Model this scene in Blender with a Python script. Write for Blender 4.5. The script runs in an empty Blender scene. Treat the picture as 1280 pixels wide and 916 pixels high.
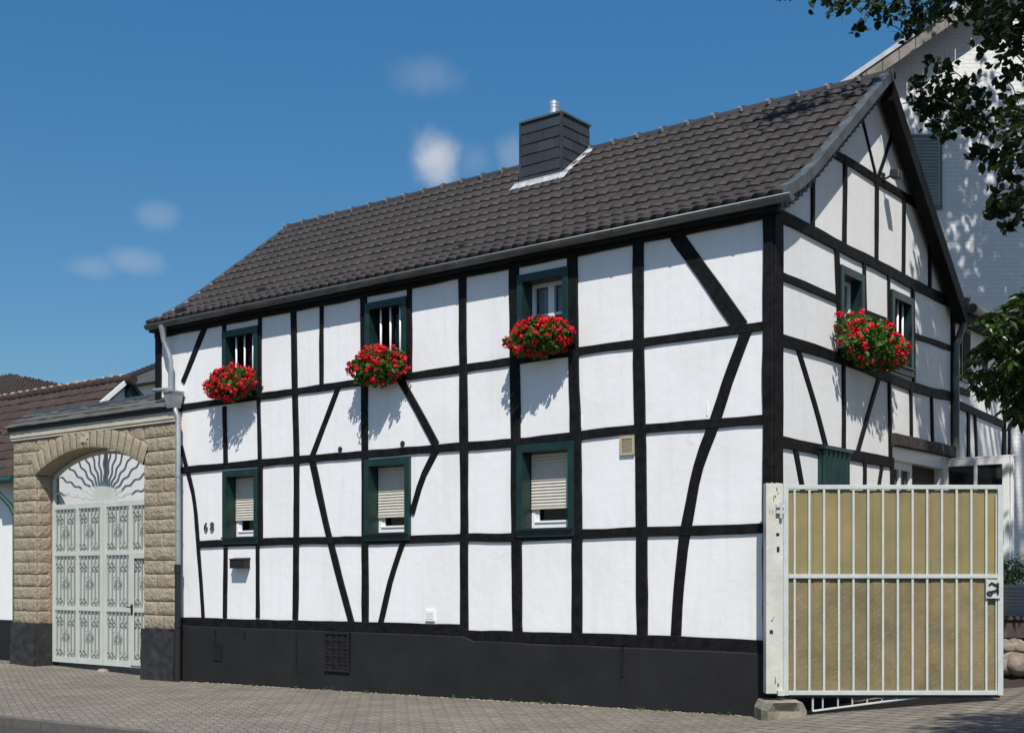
import bpy, math, random
import numpy as np
from mathutils import Vector, noise as mnoise
random.seed(7); rng = np.random.default_rng(7)
S = bpy.context.scene
COL = S.collection
# ------------------------------------------------------------------ camera
FPX, CX, HY, EYE = 1560.0, 640.0, 720.0, 1.6
PHI = math.radians(38.24)
RIGHT = np.array([math.cos(PHI), math.sin(PHI), 0.0]); FWD = np.array([-math.sin(PHI), math.cos(PHI), 0.0])
_Y0 = EYE*FPX/(893-HY); _X0 = (967-CX)/FPX*_Y0
CAM = -(RIGHT*_X0+FWD*_Y0)+np.array([0, 0, EYE])
cam = bpy.data.cameras.new('camera'); co = bpy.data.objects.new('camera', cam); COL.objects.link(co)
co.location = CAM; co.rotation_euler = (math.pi/2, 0, PHI)
cam.sensor_width = 36; cam.lens = FPX/1280*36; cam.shift_y = (HY-458)/1280; cam.clip_start = .1; cam.clip_end = 3000
S.camera = co
# ------------------------------------------------------------------ sun and sky
SUN = Vector((.84, -1.0, 1.85)).normalized()
sl = bpy.data.lights.new('sun', 'SUN'); sl.energy = 4.6; sl.angle = math.radians(.53); sl.color = (1, .955, .89)
so = bpy.data.objects.new('sun', sl); COL.objects.link(so); so.location = (10, -20, 30)
so.rotation_euler = SUN.to_track_quat('Z', 'Y').to_euler()
W = bpy.data.worlds.new('World'); S.world = W; W.use_nodes = True
def setup_world():
    nt = W.node_tree; N = nt.nodes; L = nt.links
    bg = N['Background']; bg.inputs['Strength'].default_value = .085
    sky = N.new('ShaderNodeTexSky'); sky.sky_type = 'NISHITA'; sky.sun_disc = False
    sky.sun_elevation = math.asin(SUN.z); sky.sun_rotation = math.atan2(SUN.x, SUN.y)
    sky.altitude = 60; sky.air_density = 1.0; sky.dust_density = .6; sky.ozone_density = 3.2
    tc = N.new('ShaderNodeTexCoord')
    ns = N.new('ShaderNodeTexNoise'); ns.inputs['Scale'].default_value = 22; ns.inputs['Detail'].default_value = 6; ns.inputs['Roughness'].default_value = .55
    L.new(tc.outputs['Generated'], ns.inputs['Vector'])
    # a few small fair-weather clouds, each at its own direction in the sky
    blobs = [((.6, -.3), 545, 194, .029, .80, .95), ((0, 0), 532, 96, .034, .13, .5), ((0, 0), 192, 269, .022, .17, .6),
             ((0, 0), 110, 334, .028, .16, .45), ((0, 0), 168, 327, .026, .2, .5), ((0, 0), 642, 195, .022, .2, .9), ((0, 0), 592, 203, .024, .13, .8)]
    acc = None
    for _, px, py, r, amt, asp in blobs:
        d = FWD+RIGHT*(px-CX)/FPX+np.array([0, 0, (HY-py)/FPX]); d = d/np.linalg.norm(d)
        sb = N.new('ShaderNodeVectorMath'); sb.operation = 'SUBTRACT'; L.new(tc.outputs['Generated'], sb.inputs[0]); sb.inputs[1].default_value = d
        sc = N.new('ShaderNodeVectorMath'); sc.operation = 'MULTIPLY'; L.new(sb.outputs[0], sc.inputs[0]); sc.inputs[1].default_value = (1, 1, 1/asp)
        ln = N.new('ShaderNodeVectorMath'); ln.operation = 'LENGTH'; L.new(sc.outputs[0], ln.inputs[0])
        # distance / radius, pushed about by the noise
        m1 = N.new('ShaderNodeMath'); m1.operation = 'MULTIPLY_ADD'; L.new(ns.outputs['Fac'], m1.inputs[0]); m1.inputs[1].default_value = r*1.3; m1.inputs[2].default_value = -r*.65
        ad = N.new('ShaderNodeMath'); ad.operation = 'ADD'; L.new(ln.outputs['Value'], ad.inputs[0]); L.new(m1.outputs[0], ad.inputs[1])
        mr = N.new('ShaderNodeMapRange'); mr.interpolation_type = 'SMOOTHSTEP'; L.new(ad.outputs[0], mr.inputs['Value'])
        mr.inputs['From Min'].default_value = r; mr.inputs['From Max'].default_value = r*.1; mr.inputs['To Min'].default_value = 0; mr.inputs['To Max'].default_value = amt
        if acc is None: acc = mr.outputs[0]
        else:
            mx = N.new('ShaderNodeMath'); mx.operation = 'MAXIMUM'; L.new(acc, mx.inputs[0]); L.new(mr.outputs[0], mx.inputs[1]); acc = mx.outputs[0]
    mix = N.new('ShaderNodeMix'); mix.data_type = 'RGBA'; L.new(acc, mix.inputs['Factor'])
    hs = N.new('ShaderNodeHueSaturation'); hs.inputs['Saturation'].default_value = 1.3; hs.inputs['Hue'].default_value = .4935; hs.inputs['Value'].default_value = 1.06
    L.new(sky.outputs[0], hs.inputs['Color'])
    sx = N.new('ShaderNodeSeparateXYZ'); L.new(tc.outputs['Generated'], sx.inputs[0])      # clearer air low down than the model gives
    el = N.new('ShaderNodeMapRange'); L.new(sx.outputs['Z'], el.inputs[0]); el.inputs[1].default_value = 0; el.inputs[2].default_value = .42; el.inputs[3].default_value = .66; el.inputs[4].default_value = 1.06
    ml = N.new('ShaderNodeMix'); ml.data_type = 'RGBA'; ml.blend_type = 'MULTIPLY'; ml.inputs['Factor'].default_value = 1; L.new(hs.outputs[0], ml.inputs['A']); L.new(el.outputs[0], ml.inputs['B'])
    L.new(ml.outputs['Result'], mix.inputs['A'])
    mix.inputs['B'].default_value = (6.3, 6.5, 6.9, 1)
    L.new(mix.outputs['Result'], bg.inputs['Color'])
setup_world()
S.view_settings.view_transform = 'Standard'; S.view_settings.look = 'None'; S.view_settings.gamma = 1; S.view_settings.exposure = .26
S.view_settings.use_curve_mapping = False
# ------------------------------------------------------------------ measuring helpers: picture point -> point on a real plane
def ray(px, py): return FWD+RIGHT*(px-CX)/FPX+np.array([0, 0, (HY-py)/FPX])
def onplane(px, py, p0, n):
    r = ray(px, py); n = np.array(n, float); return CAM+r*(((np.array(p0, float)-CAM)@n)/(r@n))
def Fp(px, py, y=0.0): return onplane(px, py, (0, y, 0), (0, 1, 0))
def Gp(px, py, x=0.0): return onplane(px, py, (x, 0, 0), (1, 0, 0))
def dep(px, py, Y): return CAM+ray(px, py)*Y
def proj(p):
    d = np.array(p, float)-CAM; Y = d@FWD
    return CX+FPX*(d@RIGHT)/Y, HY-FPX*d[2]/Y, Y
# ------------------------------------------------------------------ materials
def mat(name, col, rough=.6, metal=0.0, var=.0, vscale=3.0, bump=0.0, bscale=40.0, spec=.5, vcol2=None, stretch=None, detail=6.0, vlo=.35, vhi=.65):
    m = bpy.data.materials.new(name); m.use_nodes = True
    nt = m.node_tree; N = nt.nodes; L = nt.links; b = N['Principled BSDF']
    b.inputs['Base Color'].default_value = (*col, 1); b.inputs['Roughness'].default_value = rough; b.inputs['Metallic'].default_value = metal
    b.inputs['Specular IOR Level'].default_value = spec
    tc = N.new('ShaderNodeTexCoord'); src = tc.outputs['Object']
    if stretch:
        mp = N.new('ShaderNodeMapping'); mp.inputs['Scale'].default_value = stretch; L.new(src, mp.inputs['Vector']); src = mp.outputs[0]
    if var or vcol2:
        n = N.new('ShaderNodeTexNoise'); n.inputs['Scale'].default_value = vscale; n.inputs['Detail'].default_value = detail; n.inputs['Roughness'].default_value = .6
        L.new(src, n.inputs['Vector'])
        r = N.new('ShaderNodeMapRange'); L.new(n.outputs['Fac'], r.inputs['Value']); r.inputs['From Min'].default_value = vlo; r.inputs['From Max'].default_value = vhi
        mx = N.new('ShaderNodeMix'); mx.data_type = 'RGBA'; L.new(r.outputs[0], mx.inputs['Factor'])
        mx.inputs['A'].default_value = (*(vcol2 if vcol2 else [c*(1-var) for c in col]), 1)
        mx.inputs['B'].default_value = (*(col if vcol2 else [min(1, c*(1+var)) for c in col]), 1)
        L.new(mx.outputs['Result'], b.inputs['Base Color'])
    if bump:
        n2 = N.new('ShaderNodeTexNoise'); n2.inputs['Scale'].default_value = bscale; n2.inputs['Detail'].default_value = 5
        L.new(src, n2.inputs['Vector'])
        bp = N.new('ShaderNodeBump'); bp.inputs['Strength'].default_value = 1.0; bp.inputs['Distance'].default_value = bump
        L.new(n2.outputs['Fac'], bp.inputs['Height']); L.new(bp.outputs[0], b.inputs['Normal'])
    return m
def leaf_mat(name, col, col2, trans=.25, rough=.45, spec=.4, scale=1.2):
    m = mat(name, col, rough, vcol2=col2, vscale=scale, spec=spec)
    nt = m.node_tree; N = nt.nodes; L = nt.links; b = N['Principled BSDF']
    t = N.new('ShaderNodeBsdfTranslucent'); t.inputs['Color'].default_value = (col[0]*1.6+.01, col[1]*1.7+.01, col[2]*.8, 1)
    mx = N.new('ShaderNodeMixShader'); mx.inputs[0].default_value = trans
    L.new(b.outputs[0], mx.inputs[1]); L.new(t.outputs[0], mx.inputs[2]); L.new(mx.outputs[0], N['Material Output'].inputs['Surface'])
    return m
def glass_mat():
    m = bpy.data.materials.new('glass'); m.use_nodes = True
    nt = m.node_tree; N = nt.nodes; L = nt.links; N.remove(N['Principled BSDF'])
    t = N.new('ShaderNodeBsdfTransparent'); t.inputs[0].default_value = (.8, .85, .85, 1)
    g = N.new('ShaderNodeBsdfGlossy'); g.inputs['Roughness'].default_value = .03
    f = N.new('ShaderNodeFresnel'); f.inputs[0].default_value = 1.5
    mx = N.new('ShaderNodeMixShader'); L.new(f.outputs[0], mx.inputs[0]); L.new(t.outputs[0], mx.inputs[1]); L.new(g.outputs[0], mx.inputs[2])
    L.new(mx.outputs[0], N['Material Output'].inputs['Surface']); return m
def brick_mat(name, cols, mortar, w, h, msize, rough=.85, rot=0, zig=0, bump=.01, coord='XY', var=.25, scale_var=2.0, offset=.5):
    m = bpy.data.materials.new(name); m.use_nodes = True
    nt = m.node_tree; N = nt.nodes; L = nt.links; b = N['Principled BSDF']; b.inputs['Roughness'].default_value = rough; b.inputs['Specular IOR Level'].default_value = .25
    tc = N.new('ShaderNodeTexCoord'); sp = N.new('ShaderNodeSeparateXYZ'); L.new(tc.outputs['Object'], sp.inputs[0])
    cb = N.new('ShaderNodeCombineXYZ')
    o = {'X': sp.outputs[0], 'Y': sp.outputs[1], 'Z': sp.outputs[2]}
    L.new(o[coord[0]], cb.inputs[0]); L.new(o[coord[1]], cb.inputs[1])
    src = cb.outputs[0]
    if rot:
        mp = N.new('ShaderNodeMapping'); mp.inputs['Rotation'].default_value = (0, 0, rot); L.new(src, mp.inputs[0]); src = mp.outputs[0]
    if zig:
        s2 = N.new('ShaderNodeSeparateXYZ'); L.new(src, s2.inputs[0])
        mm = N.new('ShaderNodeMath'); mm.operation = 'PINGPONG'; L.new(s2.outputs[0], mm.inputs[0]); mm.inputs[1].default_value = w/2
        mz = N.new('ShaderNodeMath'); mz.operation = 'MULTIPLY_ADD'; L.new(mm.outputs[0], mz.inputs[0]); mz.inputs[1].default_value = zig; L.new(s2.outputs[1], mz.inputs[2])
        c2 = N.new('ShaderNodeCombineXYZ'); L.new(s2.outputs[0], c2.inputs[0]); L.new(mz.outputs[0], c2.inputs[1]); src = c2.outputs[0]
    # slight wander of the joints
    nw = N.new('ShaderNodeTexNoise'); nw.inputs['Scale'].default_value = 5; L.new(src, nw.inputs['Vector'])
    va = N.new('ShaderNodeVectorMath'); va.operation = 'MULTIPLY_ADD'; L.new(nw.outputs['Color'], va.inputs[0]); va.inputs[1].default_value = (.022, .022, 0); L.new(src, va.inputs[2])
    br = N.new('ShaderNodeTexBrick'); L.new(va.outputs[0], br.inputs['Vector']); br.offset = offset
    br.inputs['Scale'].default_value = 1; br.inputs['Brick Width'].default_value = w; br.inputs['Row Height'].default_value = h
    br.inputs['Mortar Size'].default_value = msize; br.inputs['Mortar Smooth'].default_value = .3; br.inputs['Bias'].default_value = 0
    br.inputs['Color1'].default_value = (*cols[0], 1); br.inputs['Color2'].default_value = (*cols[1], 1); br.inputs['Mortar'].default_value = (*mortar, 1)
    n = N.new('ShaderNodeTexNoise'); n.inputs['Scale'].default_value = scale_var; n.inputs['Detail'].default_value = 8; n.inputs['Roughness'].default_value = .7; L.new(tc.outputs['Object'], n.inputs['Vector'])
    r = N.new('ShaderNodeMapRange'); L.new(n.outputs['Fac'], r.inputs[0]); r.inputs[1].default_value = .3; r.inputs[2].default_value = .7; r.inputs[3].default_value = 1-var; r.inputs[4].default_value = 1+var
    mu = N.new('ShaderNodeMix'); mu.data_type = 'RGBA'; mu.blend_type = 'MULTIPLY'; mu.inputs['Factor'].default_value = 1
    L.new(br.outputs['Color'], mu.inputs['A']); L.new(r.outputs[0], mu.inputs['B']); L.new(mu.outputs['Result'], b.inputs['Base Color'])
    n3 = N.new('ShaderNodeTexNoise'); n3.inputs['Scale'].default_value = 60; n3.inputs['Detail'].default_value = 4; L.new(tc.outputs['Object'], n3.inputs['Vector'])
    ma = N.new('ShaderNodeMath'); ma.operation = 'MULTIPLY_ADD'; L.new(br.outputs['Fac'], ma.inputs[0]); ma.inputs[1].default_value = -1; 
    mb = N.new('ShaderNodeMath'); mb.operation = 'MULTIPLY'; L.new(n3.outputs['Fac'], mb.inputs[0]); mb.inputs[1].default_value = .5; L.new(mb.outputs[0], ma.inputs[2])
    bp = N.new('ShaderNodeBump'); bp.inputs['Distance'].default_value = bump; L.new(ma.outputs[0], bp.inputs['Height']); L.new(bp.outputs[0], b.inputs['Normal'])
    return m
M = {}
M['plaster'] = mat('white_plaster', (.80, .795, .79), .8, vcol2=(.74, .73, .715), vscale=.9, bump=.004, bscale=7, spec=.2, vlo=.3, vhi=.55)
def wear(m):   # rain streaks and a few hairline cracks
    nt = m.node_tree; N = nt.nodes; L = nt.links; b = N['Principled BSDF']; prev = b.inputs['Base Color'].links[0].from_socket
    tc = N.new('ShaderNodeTexCoord'); mp = N.new('ShaderNodeMapping'); mp.inputs['Scale'].default_value = (9, 9, .55); L.new(tc.outputs['Object'], mp.inputs[0])
    n = N.new('ShaderNodeTexNoise'); n.inputs['Scale'].default_value = 1; n.inputs['Detail'].default_value = 5; L.new(mp.outputs[0], n.inputs[0])
    r = N.new('ShaderNodeMapRange'); L.new(n.outputs['Fac'], r.inputs[0]); r.inputs[1].default_value = .52; r.inputs[2].default_value = .78; r.inputs[3].default_value = 0; r.inputs[4].default_value = .28
    mx = N.new('ShaderNodeMix'); mx.data_type = 'RGBA'; L.new(r.outputs[0], mx.inputs['Factor']); L.new(prev, mx.inputs['A']); mx.inputs['B'].default_value = (.60, .585, .55, 1)
    nz = N.new('ShaderNodeTexNoise'); nz.inputs['Scale'].default_value = 3; nz.inputs['Detail'].default_value = 4; L.new(tc.outputs['Object'], nz.inputs[0])
    ad = N.new('ShaderNodeVectorMath'); ad.operation = 'MULTIPLY_ADD'; L.new(nz.outputs['Color'], ad.inputs[0]); ad.inputs[1].default_value = (.35, .35, .35); L.new(tc.outputs['Object'], ad.inputs[2])
    v = N.new('ShaderNodeTexVoronoi'); v.feature = 'DISTANCE_TO_EDGE'; v.inputs['Scale'].default_value = .9; L.new(ad.outputs[0], v.inputs['Vector'])
    c = N.new('ShaderNodeMapRange'); L.new(v.outputs['Distance'], c.inputs[0]); c.inputs[1].default_value = .0; c.inputs[2].default_value = .006; c.inputs[3].default_value = 1; c.inputs[4].default_value = 0
    n4 = N.new('ShaderNodeTexNoise'); n4.inputs['Scale'].default_value = 1.3; L.new(tc.outputs['Object'], n4.inputs[0])
    c2 = N.new('ShaderNodeMapRange'); L.new(n4.outputs['Fac'], c2.inputs[0]); c2.inputs[1].default_value = .53; c2.inputs[2].default_value = .66; c2.inputs[3].default_value = 0; c2.inputs[4].default_value = .22
    mm = N.new('ShaderNodeMath'); mm.operation = 'MULTIPLY'; L.new(c.outputs[0], mm.inputs[0]); L.new(c2.outputs[0], mm.inputs[1])
    m2 = N.new('ShaderNodeMix'); m2.data_type = 'RGBA'; L.new(mm.outputs[0], m2.inputs['Factor']); L.new(mx.outputs['Result'], m2.inputs['A']); m2.inputs['B'].default_value = (.36, .34, .32, 1)
    L.new(m2.outputs['Result'], b.inputs['Base Color'])
wear(M['plaster'])
M['timber'] = mat('black_painted_timber', (.0065, .0062, .0066), .68, var=.6, vscale=9, bump=.006, bscale=30, spec=.18, stretch=(1, 1, 1))
M['timber_old'] = mat('weathered_timber', (.05, .045, .04), .8, var=.5, vscale=12, bump=.006, bscale=30, spec=.2)
M['plinth'] = mat('black_plinth_paint', (.0145, .0145, .015), .75, var=.18, vscale=1.6, bump=.004, bscale=35, spec=.25)
M['plinth2'] = mat('black_plinth_recess', (.011, .011, .012), .8, var=.3, vscale=6, bump=.003, bscale=50, spec=.2)
M['green'] = mat('dark_green_paint', (.006, .027, .024), .42, var=.3, vscale=5, bump=.001, bscale=60)
M['white'] = mat('white_paint', (.8, .8, .79), .35, var=.03, vscale=6)
M['shutter'] = mat('shutter_plastic', (.56, .53, .46), .5, var=.06, vscale=8)
M['glass'] = glass_mat()
M['dark_glass'] = mat('dark_door_glass', (.008, .010, .012), .06, spec=.6)
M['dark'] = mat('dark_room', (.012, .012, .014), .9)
M['curtain'] = mat('net_curtain', (.5, .53, .6), .9, var=.15, vscale=12, stretch=(6, 6, .4))
M['zinc'] = mat('weathered_zinc', (.13, .14, .145), .45, .5, var=.3, vscale=4, bump=.001, bscale=20)
M['zinc_dark'] = mat('dark_gutter_zinc', (.115, .12, .115), .5, .35, var=.35, vscale=3, stretch=(1, 1, 1))
M['zinc_bead'] = mat('gutter_bead', (.30, .32, .33), .5, .4)
M['zinc_light'] = mat('bright_zinc', (.5, .53, .55), .4, .5, var=.15, vscale=6)
M['lead'] = mat('lead_flashing', (.42, .44, .45), .5, .2, var=.25, vscale=9, bump=.004, bscale=25)
M['steel'] = mat('stainless_steel', (.8, .78, .75), .38, .85)
M['iron'] = mat('dark_cast_iron', (.02, .02, .022), .5, .3)
M['red'] = mat('geranium_red', (.62, .012, .018), .6, vcol2=(.45, .006, .02), vscale=7, spec=.2)
M['geranium'] = leaf_mat('geranium_leaf', (.07, .15, .025), (.03, .08, .015), .3, .6)
M['soil'] = mat('potting_soil', (.03, .02, .014), .95, bump=.01, bscale=30)
M['stem'] = mat('plant_stem', (.05, .08, .03), .7)
M['bark'] = mat('bark', (.045, .036, .028), .9, var=.4, vscale=7, bump=.02, bscale=12, stretch=(1, 1, .3))
M['leaf'] = leaf_mat('tree_leaf', (.020, .038, .010), (.010, .021, .006), .26, .5, .2, .8)
M['laurel'] = leaf_mat('laurel_leaf', (.042, .085, .018), (.018, .04, .01), .16, .3, .5, 2.5)
M['gate_grey'] = mat('pale_grey_gate_paint', (.50, .53, .48), .5, var=.06, vscale=4, bump=.001, bscale=40)
M['gate_sheet'] = mat('pale_gate_sheet', (.52, .54, .49), .5, var=.05, vscale=4)
M['scroll'] = mat('scroll_iron_paint', (.30, .32, .30), .5)
M['gate_white'] = mat('chipped_gate_paint', (.50, .52, .49), .45, vcol2=(.42, .45, .42), vscale=7, bump=.002, bscale=30)
M['rust'] = mat('rust', (.16, .06, .03), .9, var=.4, vscale=30)
M['concrete'] = mat('old_concrete', (.24, .215, .165), .9, var=.35, vscale=5, bump=.012, bscale=18, spec=.2)
M['render'] = mat('white_render', (.78, .78, .77), .85, var=.04, vscale=1.5, bump=.003, bscale=25, spec=.2)
M['cornice'] = mat('cornice_paint', (.50, .45, .35), .7, var=.12, vscale=3)
M['vergetile'] = mat('grey_verge_tile', (.19, .175, .155), .85, var=.25, vscale=5, bump=.004, bscale=20)
M['clip'] = mat('dull_ridge_clip', (.36, .31, .29), .5, .2)
M['pipe'] = mat('pale_zinc_pipe', (.30, .315, .335), .42, .35, var=.15, vscale=3)
M['post_paint'] = mat('chipped_cream_paint', (.56, .55, .48), .5, vcol2=(.45, .45, .39), vscale=5, bump=.003, bscale=25)
M['planter'] = mat('dark_planter', (.02, .026, .02), .6)
M['grit'] = mat('pale_grit', (.27, .24, .19), .95, var=.3, vscale=20)
M['mortar'] = mat('ridge_mortar', (.30, .23, .16), .95, var=.3, vscale=20)
M['deck'] = mat('brown_deck_board', (.07, .045, .035), .7, var=.3, vscale=6, stretch=(1, 1, 1))
M['stone'] = mat('fieldstone', (.20, .16, .13), .9, var=.4, vscale=6, bump=.015, bscale=14)
M['pot'] = mat('grey_basket_pot', (.24, .25, .26), .6)
M['daisy'] = mat('white_daisy', (.8, .8, .75), .7)
M['copper_green'] = mat('green_painted_downpipe', (.012, .07, .05), .45, var=.2, vscale=5)
M['asphalt'] = mat('asphalt', (.05, .05, .05), .9, var=.25, vscale=14, bump=.004, bscale=90, spec=.2)
M['kerb'] = mat('kerb_stone', (.10, .09, .08), .9, var=.2, vscale=5, bump=.004, bscale=30)
M['earth'] = mat('earth', (.09, .085, .06), .95, var=.4, vscale=.4)
M['beige'] = mat('beige_plastic', (.42, .36, .24), .5)
M['paver'] = brick_mat('zigzag_pavers', ((.202, .178, .145), (.160, .142, .118)), (.08, .07, .057), .22, .115, .009, zig=.55, bump=.012, var=.22, scale_var=1.1)
M['cobble'] = brick_mat('driveway_setts', ((.20, .175, .145), (.155, .137, .115)), (.07, .062, .052), .3, .2, .014, rot=.55, bump=.02, var=.3, scale_var=1.5)
M['whitebrick'] = brick_mat('whitewashed_brick', ((.74, .74, .73), (.72, .72, .72)), (.69, .69, .69), .25, .083, .008, rough=.8, coord='XZ', bump=.004, var=.06, scale_var=2)
M['slate_wall'] = mat('slate_cladding', (.036, .042, .05), .5, var=.35, vscale=3, bump=.003, bscale=25)
M['louvre'] = mat('grey_louvre', (.33, .37, .39), .5, .2, var=.1)
def tile_mat(name, col, col2, rough=.62, edge=None):
    m = mat(name, col, rough, var=.12, vscale=1.4, bump=.003, bscale=50, spec=.3)
    nt = m.node_tree; N = nt.nodes; L = nt.links; b = N['Principled BSDF']
    at = N.new('ShaderNodeAttribute'); at.attribute_name = 'tile'
    prev = b.inputs['Base Color'].links[0].from_socket
    r = N.new('ShaderNodeMapRange'); L.new(at.outputs['Fac'], r.inputs[0]); r.inputs[3].default_value = .88; r.inputs[4].default_value = 1.14
    mu = N.new('ShaderNodeMix'); mu.data_type = 'RGBA'; mu.blend_type = 'MULTIPLY'; mu.inputs['Factor'].default_value = 1
    L.new(prev, mu.inputs['A']); L.new(r.outputs[0], mu.inputs['B']); L.new(mu.outputs['Result'], b.inputs['Base Color'])
    return m
M['tile'] = tile_mat('brown_grey_roof_tile', (.034, .0285, .026), None)
M['tile_brown'] = tile_mat('old_brown_roof_tile', (.046, .031, .027), None, .8)
M['tile_dark'] = tile_mat('far_dark_roof_tile', (.05, .04, .034), None, .8)
M['slate'] = tile_mat('slate_roofing', (.082, .082, .076), None, .8)
M['ridge'] = mat('ridge_tile', (.028, .026, .026), .6, var=.2, vscale=5)
def stone_mat():
    return mat('rusticated_sandstone', (.365, .305, .225), .9, vcol2=(.28, .23, .165), vscale=5, bump=.03, bscale=16, spec=.15, detail=8)
M['sandstone'] = stone_mat()
M['ashlar'] = mat('smooth_sandstone', (.36, .30, .22), .9, vcol2=(.30, .25, .18), vscale=4, bump=.010, bscale=22, spec=.15, detail=8)
M['crazy'] = mat('black_painted_stone', (.022, .022, .023), .65, var=.3, vscale=4, bump=.03, bscale=6)
def fibre_mat(name, c1, c2, vs, lo, hi):
    m = mat(name, c1, .55, vcol2=c2, vscale=vs, bump=.002, bscale=40, spec=.3)
    nt = m.node_tree; N = nt.nodes; L = nt.links; b = N['Principled BSDF']
    tc = N.new('ShaderNodeTexCoord'); m1 = N.new('ShaderNodeMapping'); m1.inputs['Rotation'].default_value = (0, 0, -PHI); L.new(tc.outputs['Object'], m1.inputs[0])
    m2 = N.new('ShaderNodeMapping'); m2.inputs['Rotation'].default_value = (0, .42, 0); L.new(m1.outputs[0], m2.inputs[0])
    mp = N.new('ShaderNodeMapping'); mp.inputs['Scale'].default_value = (7, 3, 75); L.new(m2.outputs[0], mp.inputs[0])
    n = N.new('ShaderNodeTexNoise'); n.inputs['Scale'].default_value = 1; n.inputs['Detail'].default_value = 6; n.inputs['Roughness'].default_value = .75; L.new(mp.outputs[0], n.inputs[0])
    r = N.new('ShaderNodeMapRange'); L.new(n.outputs['Fac'], r.inputs[0]); r.inputs[1].default_value = lo; r.inputs[2].default_value = hi; r.inputs[3].default_value = 0; r.inputs[4].default_value = .27
    mx = N.new('ShaderNodeMix'); mx.data_type = 'RGBA'; L.new(r.outputs[0], mx.inputs['Factor']); L.new(b.inputs['Base Color'].links[0].from_socket, mx.inputs['A']); mx.inputs['B'].default_value = (.5, .45, .33, 1)
    L.new(mx.outputs['Result'], b.inputs['Base Color']); return m
M['fibre'] = fibre_mat('yellowed_fibreglass_sheet', (.265, .215, .095), (.19, .158, .075), 1.6, .58, .75)
M['fibre_dirty'] = fibre_mat('weathered_fibreglass_sheet', (.235, .188, .088), (.14, .113, .057), 2.0, .52, .66)
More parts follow.
